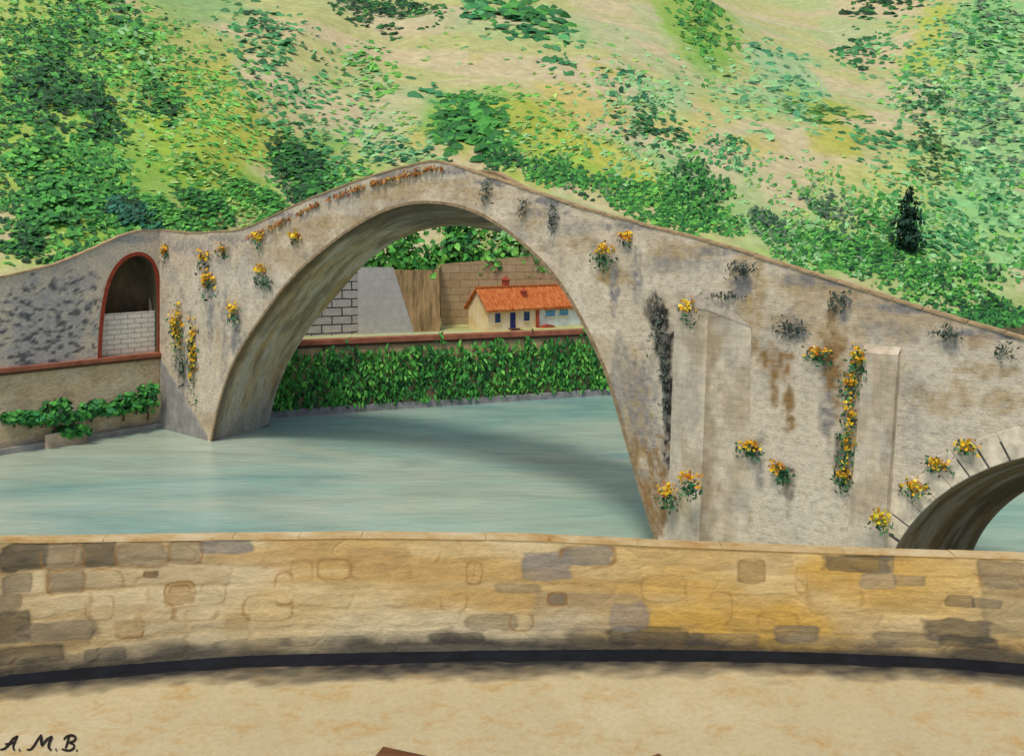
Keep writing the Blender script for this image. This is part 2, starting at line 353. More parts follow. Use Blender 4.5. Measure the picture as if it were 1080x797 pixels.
def bridge_col(t, z, lst=B_ST, plane=onface, seed=100):
    c = np.ones(t.shape+(3,))*np.array((.610, .510, .370))
    c = lerp(c, (.46, .415, .345), sstep(.42, .66, fbm(t*.35, z*.6, 61))*.8)
    c = lerp(c, (.680, .595, .465), sstep(.46, .70, fbm(t*.5+9, z*.5, 62))*.65)
    c = lerp(c, (.440, .320, .175), sstep(.53, .72, fbm(t*.22, z*.8, 63))*.55)
    c = lerp(c, (.240, .225, .210), sstep(.60, .76, fbm(t*1.6, z*2.2, 64))*.45)
    c = lerp(c, (.78, .675, .52), sstep(.52, .70, fbm(t*1.1+30, z*1.3, 66))*.55)
    c = lerp(c, (.76, .67, .53), sstep(16, 40, t)*sstep(12, 6, z)*.5)
    st = stain_shade_mask(t, z, lst, seed, plane)
    for k in 'wogbk':
        if k in st: c = lerp(c, KC[k], st[k])
    return c
def columns(ts, zb, zt, rows):
    r = np.linspace(0, 1, rows); T = np.repeat(ts[:, None], rows, 1); Z = zb[:, None]+(zt-zb)[:, None]*r[None]
    return T, Z
# near face, laid out as columns so the arches cut cleanly through it
ts = np.unique(np.round(np.r_[np.arange(-15, 78, .16), NA[:, 0], NB[:, 0], NA[0, 0]-.002, NA[-1, 0]+.002, NB[0, 0]-.002, NB[-1, 0]+.002, RT[:, 0]], 4)); ts = ts[(ts > -15.5) & (ts < 78)]
ROWS = 100
zb, zt = under(ts, NA, NB), ridge(ts)
T, Z = columns(ts, zb, zt, ROWS)
v = np.stack([T, np.zeros_like(T), Z], -1).reshape(-1, 3)
mesh_obj('spandrel_wall', v, grid_faces(len(ts), ROWS), M_BRIDGE, bridge, bridge_col(T, Z).reshape(-1, 3))
# far face
tf = np.unique(np.round(np.r_[np.arange(-15, 78, .5), FA[:, 0], FB[:, 0], FA[0, 0]-.002, FA[-1, 0]+.002, FB[0, 0]-.002, FB[-1, 0]+.002], 4)); tf = tf[(tf > -15.5) & (tf < 78)]
def far_top(t): return ridge(t)-1.15*sstep(19, 26.5, np.asarray(t, float))
T, Z = columns(tf, under(tf, FA, FB), far_top(tf), 30)
mesh_obj('spandrel_wall', np.stack([T, np.full_like(T, BW), Z], -1).reshape(-1, 3), grid_faces(len(tf), 30, flip=True), M_BRIDGE, bridge, bridge_col(T, Z).reshape(-1, 3))
# roadway between the parapets, and the two parapets' inner faces
tp = np.linspace(-15, 77.5, 200); zt = ridge(tp)
mb = MB(); mb.loft([[(t, .46, z-1.5), (t, BW-.46, z-1.5), (t, BW-.46, z-1.62), (t, .46, z-1.62)] for t, z in zip(tp, zt)]); mb.build('roadway', M_DECK, bridge)
for a, b in ((.004, .46), (BW-.46, BW-.004)):
    mb = MB(); mb.loft([[(t, a, z-.004), (t, b, z-.004), (t, b, z-1.61), (t, a, z-1.61)] for t, z in zip(tp, zt if a < 1 else far_top(tp))]); mb.build('parapet', M_COPING, bridge)
# coping: separate slabs that follow the ridge
for a, b in ((-.05, .50), (BW-.50, BW+.05)):
    mb = MB(); t = -14.5
    while t < 77:
        l = random.uniform(.8, 1.5); n = max(2, int(l/.3)); j = random.uniform(-.015, .015)
        tt = np.linspace(t, t+l-.03, n); zz = (ridge(tt) if a < 1 else far_top(tt))+j
        mb.loft([[(x, a+j, z), (x, a+j, z+.085), (x, b, z+.085), (x, b, z)] for x, z in zip(tt, zz)])
        t += l
    mb.build('coping', M_COPING, bridge)
# vaults
def vault(name, A, B, dark, edge):
    n, m = len(A), 26; s = np.linspace(0, 1, m)
    arc = np.r_[0, np.cumsum(np.linalg.norm(np.diff(A, axis=0), axis=1))]
    v = A[:, None, :]*(1-s)[None, :, None]+B[:, None, :]*s[None, :, None]
    V = np.stack([v[..., 0], np.repeat((s*BW)[None], n, 0), v[..., 1]], -1).reshape(-1, 3)
    U = np.stack([np.repeat(arc[:, None], m, 1), np.repeat((s*BW)[None], n, 0)], -1).reshape(-1, 2)
    a, w = U[:, 0], U[:, 1]
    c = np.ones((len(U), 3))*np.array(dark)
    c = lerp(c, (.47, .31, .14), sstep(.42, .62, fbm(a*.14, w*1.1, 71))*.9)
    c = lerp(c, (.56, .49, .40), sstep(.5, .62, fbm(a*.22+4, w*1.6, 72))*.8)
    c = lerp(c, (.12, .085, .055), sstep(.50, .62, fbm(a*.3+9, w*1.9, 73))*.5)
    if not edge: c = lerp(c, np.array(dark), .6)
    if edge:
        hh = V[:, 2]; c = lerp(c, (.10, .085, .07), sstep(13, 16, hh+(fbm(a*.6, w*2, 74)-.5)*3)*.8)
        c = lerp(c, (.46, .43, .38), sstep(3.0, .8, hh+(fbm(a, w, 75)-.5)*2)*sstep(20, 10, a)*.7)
        c = lerp(c, (.12, .085, .05), sstep(1.0, .2, w+(fbm(a*.8, w, 76)-.5)*.8)*.75)   # darker rim along the near ring
    mesh_obj(name, V, grid_faces(n, m, flip=True), M_VAULT, bridge, c, True, U)
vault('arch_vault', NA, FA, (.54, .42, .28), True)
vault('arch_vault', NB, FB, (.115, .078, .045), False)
# dark drip edge of the great arch (thin projecting ring of stones)
mb = MB()
for i in range(0, len(NA)-1):
    a, b = NA[i], NA[i+1]; d = (b-a)/np.linalg.norm(b-a); nn = np.array((-d[1], d[0]))
    p = [a, b-d*.02, b+nn*.16-d*.02, a+nn*.16]
    mb.add([(x[0], -.05, x[1]) for x in p]+[(x[0], .02, x[1]) for x in p], [(0, 1, 2, 3), (0, 4, 5, 1), (1, 5, 6, 2), (2, 6, 7, 3), (3, 7, 4, 0)])
mb.build('arch_ring', m_plain('ring_stone', (.30, .22, .13), .4, 2), bridge)
# voussoirs of the small arch
mb = MB(); va = np.linspace(math.pi*.97, math.pi*.03, 33)
for i in range(32):
    r0, r1 = SMR+.02, SMR+1.02+random.uniform(-.12, .15); g = random.choice((.001, .006, .011))
    a0, a1 = va[i]-g, va[i+1]+g*.4; pr = -.014-random.uniform(0, .012)
    pts = [(SMC+r*math.cos(a), SMZ+r*math.sin(a)) for r, a in ((r0, a0), (r0, a1), (r1, a1), (r1, a0))]
    if min(z for x, z in pts) < -.5: continue
    mb.add([(x, pr, z) for x, z in pts]+[(x, .05, z) for x, z in pts], [(0, 3, 2, 1)[::-1], (0, 4, 5, 1), (1, 5, 6, 2), (2, 6, 7, 3), (3, 7, 4, 0)])
mb.build('arch_ring', m_plain('pale_voussoir', (.71, .62, .48), .45, 1.6), bridge, .02)
mb = MB()
aa = np.linspace(math.pi*.97, math.pi*.03, 80)
mb.loft([[(SMC+r*math.cos(a), w, SMZ+r*math.sin(a)) for r, w in ((SMR+.01, -.010), (SMR+.7, -.010), (SMR+.7, .03), (SMR+.01, .03))] for a in aa])
mb.build('ring_joint', m_plain('dark_joint', (.10, .09, .085), .3, 3), bridge)

# triangular buttress on the pier, tapered flat pilaster to the right of it
def face_panel(name, quads, mat, rows=40, colsn=14, seed=0, tint=None):
    V = []; Fc = []; C = []
    for (a, b, c, d) in quads:      # a bottom-left, b bottom-right, c top-right, d top-left, local (t,w,z)
        s, r = np.meshgrid(np.linspace(0, 1, colsn), np.linspace(0, 1, rows), indexing='ij')
        p = (np.array(a)*(1-s)[..., None]+np.array(b)*s[..., None])*(1-r)[..., None]+(np.array(d)*(1-s)[..., None]+np.array(c)*s[..., None])*r[..., None]
        Fc += grid_faces(colsn, rows, len(V)); V += p.reshape(-1, 3).tolist()
        t, z = p[..., 0], p[..., 2]
        cc = lerp(bridge_col(t, z, []), (.70, .61, .47), np.full(t.shape, .30))
        cc = lerp(cc, (.68, .60, .47), sstep(.45, .65, fbm(t*.8, z*.5, seed+1))*.7)
        cc = lerp(cc, (.43, .39, .33), sstep(.5, .7, fbm(t*1.4+7, z*.9, seed+5))*.6); cc = lerp(cc, (.44, .34, .21), sstep(.50, .68, fbm(t*1.5, z*.7, seed+2))*.5)
        if tint: cc = lerp(cc, tint[len(C) > 0], sstep(.50, .02, s+(fbm(t*3, z*2, seed+3)-.5)*.7)*.75)
        C += cc.reshape(-1, 3).tolist()
    return mesh_obj(name, V, Fc, mat, bridge, C)
q = N('pale_buttress_brick', .9, .15); v_ = q.xz(q.coord()); wv = wobble(q, v_, .05, 2)
bk = q.brick(wv, .5, .26, .014, (.96, .96, .96), (1.04, 1.03, 1.02), (.84, .80, .76), .5); n1 = q.noise(v_, 3, 7, .7)
q.bump(q.mix(n1, bk.outputs['Fac'], .5, 'SUBTRACT'), .4, .04)
M_PALE = q.col(q.mix(q.mix(q.attr(), q.ramp(n1, [(.3, .72), (.7, 1.15)]), 1), bk.outputs['Color'], .8))
pr = .42
tR, zR, _ = onface(747, 326, -pr*.55); tRb, _, _ = onface(735, 575, -pr)
tA, zA, _ = onface(712, 322); tAb, _, _ = onface(702, 575); tC, zC, _ = onface(792, 345); tCb, _, _ = onface(790, 575)
A0, R0, C0 = (tAb, 0, -1), (tRb, -pr, -1), (tCb, 0, -1); A1, R1, C1 = (tA, 0, zA-.05), (tR, -pr*.55, zR-.05), (tC, 0, zC-.05)
TOP = (tR-.1, -.02, zA+.75)
face_panel('buttress', [(A0, R0, R1, A1), (R0, C0, C1, R1)], M_PALE, seed=200, tint=((.58, .51, .40), (.33, .25, .15)))
mb = MB(); e = .03
mb.add([(A1[0]-e, 0, A1[2]), (R1[0], R1[1]-e, R1[2]), (C1[0]+e, 0, C1[2]), (A1[0]-e, 0, A1[2]+.06), (R1[0], R1[1]-e, R1[2]+.06), (C1[0]+e, 0, C1[2]+.06), TOP],
       [(0, 1, 4, 3), (1, 2, 5, 4), (3, 4, 6), (4, 5, 6), (0, 2, 1)])
mb.build('buttress_cap', m_plain('cap_stone', (.40, .35, .28), .25, 3), bridge)
pw = .36
tl0, _, _ = onface(884, 575, -pw); tr0, _, _ = onface(924, 575, -pw); tl1, z1, _ = onface(910, 372, -pw); tr1, _, _ = onface(946, 374, -pw)
face_panel('pilaster', [((tl0, -pw, -1), (tr0, -pw, -1), (tr1, -pw+.15, z1), (tl1, -pw+.15, z1)), ((tr0, -pw, -1), (tr0+.1, 0, -1), (tr1+.05, 0, z1+.1), (tr1, -pw+.15, z1)),
                        ((tl0-.1, 0, -1), (tl0, -pw, -1), (tl1, -pw+.15, z1), (tl1-.05, 0, z1+.1)), ((tl1, -pw+.15, z1), (tr1, -pw+.15, z1), (tr1+.05, 0, z1+.25), (tl1-.05, 0, z1+.25))], M_PALE, seed=300)

# ---- left abutment with the bricked-up archway
tc, zc, Dc = onface(168, 300)
Cc = Lp+u*tc
Le = Vector(((10-540)/F*56.6, 56.6)); lv = (Cc-Le).normalized(); LANG = math.atan2(lv.y, lv.x)   # local x runs right towards the corner
LLen = (Cc-Le).length
def onleft(px, py, w=0.0):
    nl = Vector((-lv.y, lv.x)); O = Le+nl*w; k = (px-540)/F
    s = (k*O.y-O.x)/(lv.x-k*lv.y); D = O.y+lv.y*s
    return s, CZ-(py-HZ)/F*D, D
LT = np.array([onleft(x, y)[:2] for x, y in [(-60, 300), (0, 293), (18, 289), (60, 279), (100, 262), (130, 248), (150, 243), (168, 243)]])
LEDGE = TZ-.1
M_ROUGH = m_attr('rough_rubble_wall', .95, .62, 1.25, 4, (1, 1, 1.7), .9, .1, 'Object', 14)
abut = empty('abutment', (0, 0, 0)); abut.parent = bridge
abut.matrix_parent_inverse = Matrix.Identity(4)
bm_ = Matrix.Translation((Lp.x, Lp.y, 0)) @ Matrix.Rotation(BANG, 4, 'Z'); am_ = Matrix.Translation((Le.x, Le.y, 0)) @ Matrix.Rotation(LANG, 4, 'Z')
rel = bm_.inverted() @ am_; abut.location = rel.to_translation(); abut.rotation_euler = rel.to_euler()
niche_px = [(106, 378), (107, 352), (110, 322), (115, 298), (123, 281), (134, 271), (145, 267), (154, 269), (161, 276), (165, 290), (167, 320), (167, 345), (166, 374)]
NI = smooth_curve([onleft(x, y)[:2] for x, y in niche_px], 60); NI[0, 1] = NI[-1, 1] = LEDGE
NI[:, 0] = np.maximum.accumulate(NI[:, 0]+np.arange(60)*1e-4)
tsl = np.unique(np.round(np.r_[np.arange(-30, LLen, .16), LLen, NI[:, 0], NI[0, 0]-.002, min(NI[-1, 0]+.002, LLen)], 4)); tsl = tsl[tsl <= LLen+.001]
zb = np.full(tsl.shape, LEDGE); m = (tsl > NI[0, 0]) & (tsl < NI[-1, 0]); zb[m] = np.interp(tsl[m], NI[:, 0], NI[:, 1])
zt = np.interp(tsl, LT[:, 0], LT[:, 1])
T, Z = columns(tsl, zb, zt, 60)
A_ST = [(60, 340, 52, 52, 'g', .85), (40, 370, 40, 22, 'g', .9), (85, 300, 20, 16, 'g', .6), (30, 310, 26, 16, 'g', .4), (130, 252, 40, 5, 'g', .7), (60, 335, 46, 44, 'd', .85), (25, 345, 30, 40, 'd', .8), (78, 296, 16, 14, 'd', .8), (50, 372, 60, 12, 'd', .9), (90, 330, 20, 50, 'd', .7)]
cc = np.ones(T.shape+(3,))*np.array((.66, .57, .44))
cc = lerp(cc, (.52, .47, .40), sstep(.4, .65, fbm(T*.6, Z*.8, 81))*.6)
stm = stain_shade_mask(T, Z, A_ST, 400, onleft)
cc = lerp(cc, (.43, .41, .395), stm['g']); sp = sstep(.53, .62, fbm(T*2.6, Z*4.6, 83, 2)); cc = lerp(cc, (.13, .13, .135), np.clip(stm['d']*1.4, 0, 1)*sp)
mesh_obj('abutment_wall', np.stack([T, np.zeros_like(T), Z], -1).reshape(-1, 3), grid_faces(len(tsl), 60), M_ROUGH, abut, cc.reshape(-1, 3))
mb = MB(); mb.loft([[(s, -.10, z), (s, -.10, z+.08), (s, .62, z+.08), (s, .62, z)] for s, z in zip(tsl[::6], zt[::6])]); mb.build('coping', M_COPING, abut)
mb = MB(); mb.loft([[(s, .004, z-.004), (s, .46, z-.004), (s, .46, z-1.2), (s, 2.3, z-1.2), (s, 2.3, -1), (s, 2.2, -1), (s, 2.2, z-1.3), (s, .34, z-1.3), (s, .34, z-.3), (s, .004, z-.3)] for s, z in zip(tsl[::6], zt[::6])]); mb.build('rear_wall', M_DECK, abut)
# niche: reveal, dark back, brick infill, red trim
nd = 1.5; mb = MB()
v = [(s, 0.002, z) for s, z in NI]+[(s, nd, z) for s, z in NI]; n = len(NI)
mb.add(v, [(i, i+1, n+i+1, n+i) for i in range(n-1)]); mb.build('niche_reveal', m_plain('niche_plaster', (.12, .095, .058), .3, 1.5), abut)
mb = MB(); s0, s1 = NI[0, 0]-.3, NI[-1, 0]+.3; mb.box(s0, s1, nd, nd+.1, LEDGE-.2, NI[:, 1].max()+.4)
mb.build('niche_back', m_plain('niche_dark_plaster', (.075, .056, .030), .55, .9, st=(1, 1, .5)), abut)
zi = onleft(138, 330)[1]; mb = MB(); mb.box(NI[0, 0]+.05, NI[-1, 0]-.05, .45, .8, LEDGE-.1, zi)
mb.build('brick_infill', m_brick('white_infill_brick', 1.0, .36, .022, (.78, .72, .62), (.72, .67, .58), (.22, .20, .18), .05, .1, .4), abut)
M_RED = m_plain('red_brick_trim', (.25, .045, .022), .3, 3)
mb = MB(); tw = .21; loops = []
for i in range(n):
    d = NI[min(i+1, n-1)]-NI[max(i-1, 0)]; d = d/np.linalg.norm(d); nn = np.array((-d[1], d[0]))
    a, b = NI[i]-nn*.05, NI[i]+nn*tw; b[0] = min(b[0], LLen-.01) if i > 40 else b[0]
    loops.append([(a[0], -.07, a[1]), (b[0], -.07, b[1]), (b[0], .05, b[1]), (a[0], .05, a[1])])
mb.loft(loops); mb.build('arch_trim', M_RED, abut)
# grey battered foot of the pier between the corner and the great arch
M_GREYF = m_plain('grey_footing', (.30, .285, .27), .3, 1.2)
a0 = onface(170, 380); b0 = onface(221, 472)
mb = MB(); mb.add([(a0[0], -.03, a0[1]), (a0[0], -.03, -1), (b0[0]-.3, -.06, -1), (b0[0]-.3, -.06, .05)], [(0, 1, 2, 3)])
mb.add([(a0[0], .0, a0[1]+.1), (a0[0], -.03, a0[1]), (b0[0]-.3, -.06, .05), (b0[0]-.25, 0, .3)], [(0, 1, 2, 3)])
mb.build('pier_footing', M_GREYF, bridge)

# ---- left quay wall below the abutment: tan render with a red ledge
quay = empty('quay_wall', (Le.x, Le.y, 0), LANG, label='tan rendered quay wall with a red ledge below the bricked archway', cat='wall')
ts2 = np.linspace(-30, LLen-.02, 150); zz = np.linspace(-1, LEDGE-.3, 40); T, Z = np.meshgrid(ts2, zz, indexing='ij')
cc = np.ones(T.shape+(3,))*np.array((.66, .51, .32)); cc = lerp(cc, (.72, .60, .43), sstep(.45, .65, fbm(T*.5, Z*.9, 91))*.7); cc = lerp(cc, (.46, .34, .20), sstep(.5, .7, fbm(T*1.1, Z*1.2, 92))*.6)
cc = lerp(cc, (.24, .225, .22), sstep(1.1, .3, Z+(fbm(T*1.2, Z, 93)-.5)*1.2)*.7)
mesh_obj('rendered_wall', np.stack([T, np.full_like(T, -.12), Z], -1).reshape(-1, 3), grid_faces(len(ts2), 40), M_ROUGH, quay, cc.reshape(-1, 3))
M_LEDGE = m_plain('terracotta_ledge', (.30, .105, .06), .35, 1.2)
mb = MB(); mb.box(-30, LLen-.01, -.34, .6, LEDGE-.28, LEDGE+.02); mb.build('ledge', M_LEDGE, quay, .03)
mb = MB(); mb.box(-30, LLen-.01, -.24, .4, LEDGE-.46, LEDGE-.283); mb.build('ledge_moulding', m_plain('brown_moulding', (.12, .065, .035), .3, 2), quay)
mb = MB(); mb.box(-30, LLen+.1, -.40, -.125, -1, .42); mb.build('footing', M_GREYF, quay, .05)
# stone block at the waterline
s, z, D = onleft(72, 470, -.9); Mq = am_
blk = MB(); blk.box(s-1.35, s+1.35, -.66, -.41, -.6, .95, Mq); bo = blk.build('mooring_block', m_plain('pinkish_stone', (.62, .47, .33), .3, 1.8), None, .06)
tag(bo, 'pinkish stone block at the water under the left quay bushes', 'stone block')

# ------------------------------------------------------------------ far embankment, kerb, hedge, retaining walls
eb0, eb1 = Vector((-24, float(Yb(-24)))), Vector((9.1, 78)); ev = (eb1-eb0).normalized(); EANG = math.atan2(ev.y, ev.x); eL = 86
emb = empty('embankment_wall', (eb0.x, eb0.y, 0), EANG, label='low far bank wall topped by a long red band below the cottage', cat='wall')
mb = MB(); mb.box(0, eL, .0, .6, -1, TZ-.2); mb.build('rendered_wall', m_plain('ochre_render', (.48, .34, .19), .25, 1), emb)
mb = MB(); mb.box(0, eL, -.22, .8, TZ-.196, TZ+.22); mb.build('coping', M_LEDGE, emb, .03)
mb = MB(); mb.box(0, eL, -.14, .3, TZ-.42, TZ-.2); mb.build('under_coping_strip', m_plain('dark_brown_strip', (.075, .045, .03), .3, 2), emb)  # dark brown strip along the underside of the coping
mb = MB(); mb.box(-6, eL, -.55, -.003, -1, .55); mb.build('kerb', m_plain('grey_kerb', (.27, .26, .265), .35, 1.3), emb, .05)

def epos(px):                    # where a photo column meets the embankment line
    k = (px-540)/F; s = (k*eb0.y-eb0.x)/(ev.x-k*ev.y); return s
# hedge: upright leaf clumps hanging and climbing on the wall
n = 6800
s = RNG.uniform(-1, eL*.62, n); z = .5+5.6*RNG.beta(1.15, 1.35, n)
crest = 3.9+1.5*fbm(s*.45, s*0, 111)+1.5*fbm(s*1.9, s*0, 112)**2+1.9*(fbm(s*4, s*0, 113) > .72); keep = z < crest; s, z = s[keep], z[keep]; n = len(s)
y = -.12-RNG.uniform(0, .7, n)*(1-.5*(z/6))
E3 = Matrix.Rotation(EANG, 3, 'Z')
loc = np.stack([s, y, z], 1)
nrm = np.stack([RNG.normal(0, .45, n), -np.ones(n), RNG.normal(.25, .4, n)], 1); ax = np.stack([RNG.normal(0, .45, n), RNG.normal(0, .2, n), np.ones(n)], 1)
clump = fbm(s*.5, z*.6, 115)
cd = pick([(*DARK, 1), (*DEEP, 3), (*MID, 2.5)], n); cl = pick([(*DEEP, .7), (*MID, 3), (*BRI, 2)], n); mk = (clump+RNG.normal(0, .12, n) > .5)[:, None]
V, Fc, C = dabs(loc, nrm, ax, RNG.uniform(.38, .85, n), RNG.uniform(.15, .30, n), np.where(mk, cl, cd))
hed = mesh_obj('hedge', V, Fc, LEAF, None, C); hed.location = (eb0.x, eb0.y, 0); hed.rotation_euler = (0, 0, EANG)
tag(hed, 'long dark green hedge covering the far bank seen through the great arch', 'hedge')
# two taller sprigs in front of the red band are part of it; retaining walls behind
def wallbox(name, label, px0, px1, ytop, q, mat, top0=None, lean=0, cut=1.0, base=TZ-.3, th=.5, cat='wall', bev=.0):
    X0 = (px0-540)/F*(Yb((px0-540)/F*82)+q); 
    def pt(px):
        k = (px-540)/F; D = 80.0
        for _ in range(20): D = float(Yb(k*D))+q
        return Vector((k*D, D))
    a, b = pt(px0), pt(px1); d = (b-a); L = d.length; rz = math.atan2(d.y, d.x)
    za = CZ-(ytop-HZ)/F*a.y; zb_ = CZ-((top0 or ytop)-HZ)/F*b.y
    mb = MB(); mb.loft([[(0, 0, base), (0, lean, za), (0, th+lean, za), (0, th, base)], [(L, 0, base), (L*cut, lean, zb_), (L*cut, th+lean, zb_), (L, th, base)]])
    o = mb.build(name, mat, None); o.location = (a.x, a.y, 0); o.rotation_euler = (0, 0, rz); tag(o, label, cat); return o
wallbox('retaining_wall', 'grey block wall with black joints against the left of the great arch', 262, 378, 287, 4.0, m_brick('black_jointed_block', 1.75, .74, .055, (.42, .40, .37), (.36, .345, .33), (.025, .025, .028), .12, .15))
wallbox('retaining_wall', 'smooth pale grey leaning wall beside the black jointed block wall', 377.5, 438, 282, 3.7, m_brick('smooth_grey_block', 1.5, .55, .012, (.42, .405, .38), (.39, .38, .36), (.33, .32, .31), .05, .12, .2), lean=.3, th=.3, cut=.62)
wallbox('retaining_wall', 'tan block wall with thin joints behind the red roofed cottage', 465, 690, 279, 9.7, m_brick('tan_block', 1.9, .72, .022, (.46, .35, .205), (.40, .29, .155), (.20, .125, .06), .12, .16), top0=258)
# bare brown earth bank between the walls, one sloping solid
def bpt(px, q):
    k = (px-540)/F; D = 80.0
    for _ in range(20): D = float(Yb(k*D))+q
    return k*D, D
a, b, c, d = bpt(408, 4.35), bpt(463, 4.8), bpt(466, 11.5), bpt(398, 11.5); a2, b2 = bpt(424, 3.95), bpt(464, 4.1)
mb = MB(); zt_ = TZ+5.55
mb.add([(*a2, TZ-.1), (*b2, TZ-.1), (*b, zt_), (*a, zt_), (*c, zt_+.3), (*d, zt_+.3)], [(0, 1, 2, 3), (3, 2, 4, 5), (0, 3, 5), (1, 4, 2)])
eo = mb.build('earth_slope', m_plain('bare_brown_earth', (.30, .20, .095), .7, 1.1, st=(2.2, 1, .35)), None); tag(eo, kind='structure')
# pale terrace road in front of the walls belongs to the hillside sheet

# ------------------------------------------------------------------ cottage
hx = P(514.5, 345, 77.6); cot = empty('cottage', (hx.x, hx.y, TZ), math.radians(33), label='small cream cottage with an orange tiled roof on the far bank', cat='house')
q = N('cream_render', .9, .15); v_ = q.coord(); n1 = q.noise(v_, .9, 5)
M_CREAM = q.col(q.ramp(n1, [(.35, (.72, .50, .22)), (.52, (.78, .64, .40)), (.7, (.80, .69, .50))]))
q = N('orange_tiles', .85, .2); v_ = q.coord(); 
wv = q.n('ShaderNodeTexWave', wave_type='BANDS', bands_direction='X'); wv.inputs['Scale'].default_value = 1.3; wv.inputs['Distortion'].default_value = 1.5; q.l(v_, wv.inputs[0])
n1 = q.noise(q.coord(scale=(2.2, 1, 1)), 1.8, 6, .7)
q.bump(wv.outputs['Fac'], .6, .1); M_TILE = q.col(q.mix(q.ramp(n1, [(.36, (.44, .09, .02)), (.52, (.64, .19, .05)), (.64, (.68, .26, .09)), (.72, (.74, .52, .33))]), q.ramp(wv.outputs['Fac'], [(0, .75), (1, 1.1)]), 1))
M_BLUE = m_plain('blue_paint', (.03, .075, .22), .25, 3); M_NAVY = m_plain('navy_paint', (.02, .03, .14), .25, 3); M_SKYB = m_plain('pale_blue_shutter', (.14, .36, .55), .2, 3)
M_REDB = m_plain('brick_red_paint', (.36, .07, .035), .3, 3); M_WHITE = m_plain('bluish_white_render', (.66, .72, .68), .18, 1.2)
eh, rh, hd, hl, al = 2.0, 3.72, 3.5, 5.45, 5.2
mb = MB()
mb.add([(0, 0, -.3), (hl, 0, -.3), (hl, hd, -.3), (0, hd, -.3), (0, 0, eh), (hl, 0, eh), (hl, hd, eh), (0, hd, eh), (0, hd/2, rh-.12), (hl, hd/2, rh-.12)],
       [(0, 1, 5, 4), (2, 3, 7, 6), (3, 0, 4, 8, 7), (1, 2, 6, 9, 5), (0, 3, 2, 1)])
mb.build('wall', M_CREAM, cot)
mb = MB(); mb.box(hl+.02, hl+al, .05, hd-.05, -.3, eh-.05); annex = mb.build('wall', M_WHITE, cot); annex['label'] = 'bluish white wall of the annexe'
ov = .35; rl = hl+al+.3; mb = MB(); s_ = (rh-eh)/(hd/2); 
ze = eh-ov*s_*.6
for y0, y1 in ((-ov, hd/2), (hd+ov, hd/2)):
    n_ = 26
    for i in range(n_):
        x0 = -.3+(rl+.3)*i/n_; x1 = x0+(rl+.3)/n_*.94; j = random.uniform(-.03, .03)
        mb.loft([[(x0, y0, ze+j), (x1, y0, ze+j), (x1, y0, ze+.13+j), (x0, y0, ze+.13+j)], [(x0, y1, rh), (x1, y1, rh), (x1, y1, rh+.13), (x0, y1, rh+.13)]])
    mb.loft([[(-.25, y0, ze-.05), (rl, y0, ze-.05), (rl, y0, ze+.06), (-.25, y0, ze+.06)], [(-.25, y1, rh-.05), (rl, y1, rh-.05), (rl, y1, rh+.07), (-.25, y1, rh+.07)]])
mb.box(-.32, rl+.02, hd/2-.14, hd/2+.14, rh+.08, rh+.24)
roof = mb.build('roof', M_TILE, cot)
for x, y, w, h in ((3.1, hd/2+.1, .28, .95), (4.5, .85, .24, .75)):
    zr = rh+.05 if y > 1.5 else eh+(y)*s_
    mb = MB(); mb.box(x-w, x+w, y-w*.8, y+w*.8, zr-.4, zr+h*.7); mb.box(x-w*1.25, x+w*1.25, y-w*1.05, y+w*1.05, zr+h*.7, zr+h*.82)
    mb.loft([[(x-w, y-w*.8, zr+h*.82), (x+w, y-w*.8, zr+h*.82), (x+w, y+w*.8, zr+h*.82), (x-w, y+w*.8, zr+h*.82)], [(x-.05, y-.05, zr+h*1.15), (x+.05, y-.05, zr+h*1.15), (x+.05, y+.05, zr+h*1.15), (x-.05, y+.05, zr+h*1.15)]])
    mb.build('chimney', M_REDB, roof)
M_DKG = N('window_glass', .15, .5).col((.03, .05, .09))
def window(x, zc, w, h, mat, yy=0.0):
    mb = MB()
    for a, b, c, d in ((-w, -w+.07, -h, h), (w-.07, w, -h, h), (-w+.07, w-.07, h-.07, h), (-w+.07, w-.07, -h, -h+.07), (-.03, .03, -h+.07, h-.07)):
        mb.box(x+a, x+b, yy-.07, yy+.05, zc+c, zc+d)
    f = mb.build('window', mat, cot)
    mb = MB(); mb.box(x-w+.07, x+w-.07, yy-.03, yy+.03, zc-h+.07, zc+h-.07); mb.build('pane', M_DKG if mat is M_BLUE else M_SKYB, f)
    mb = MB(); mb.box(x-w-.06, x+w+.06, yy-.14, yy-.002, zc-h-.08, zc-h-.003); mb.build('sill', M_CREAM, f)
window(1.05, 1.12, .27, .42, M_BLUE); window(4.25, 1.12, .30, .42, M_BLUE); window(7.0, 1.28, .52, .30, M_SKYB, .05); window(8.6, 1.28, .48, .28, M_SKYB, .05)
mb = MB(); mb.box(2.42, 2.98, -.05, .05, .0, 1.55); dr = mb.build('door', M_NAVY, cot); mb = MB(); mb.box(2.88, 2.93, -.10, -.052, .7, .8); mb.build('handle', M_TILE, dr)
mb = MB(); mb.box(2.2, 3.2, -.55, -.01, -.2, .12); mb.box(1.9, 3.5, -.95, -.552, -.2, .0); mb.build('doorstep', m_plain('dark_red_step', (.16, .06, .035), .3, 3), cot)
mb = MB(); mb.box(hl-.16, hl+.16, -.16, -.002, -.2, eh-.1); mb.build('downpipe', M_REDB, cot)
mb = MB(); n_ = 12
mb.loft([[(hl+1.0+.85*math.cos(a), y, -.2+.48*math.sin(a)) for a in np.linspace(0, math.pi, n_)] for y in (-.6, .04)]); mb.build('cellar_hood', M_REDB, cot)
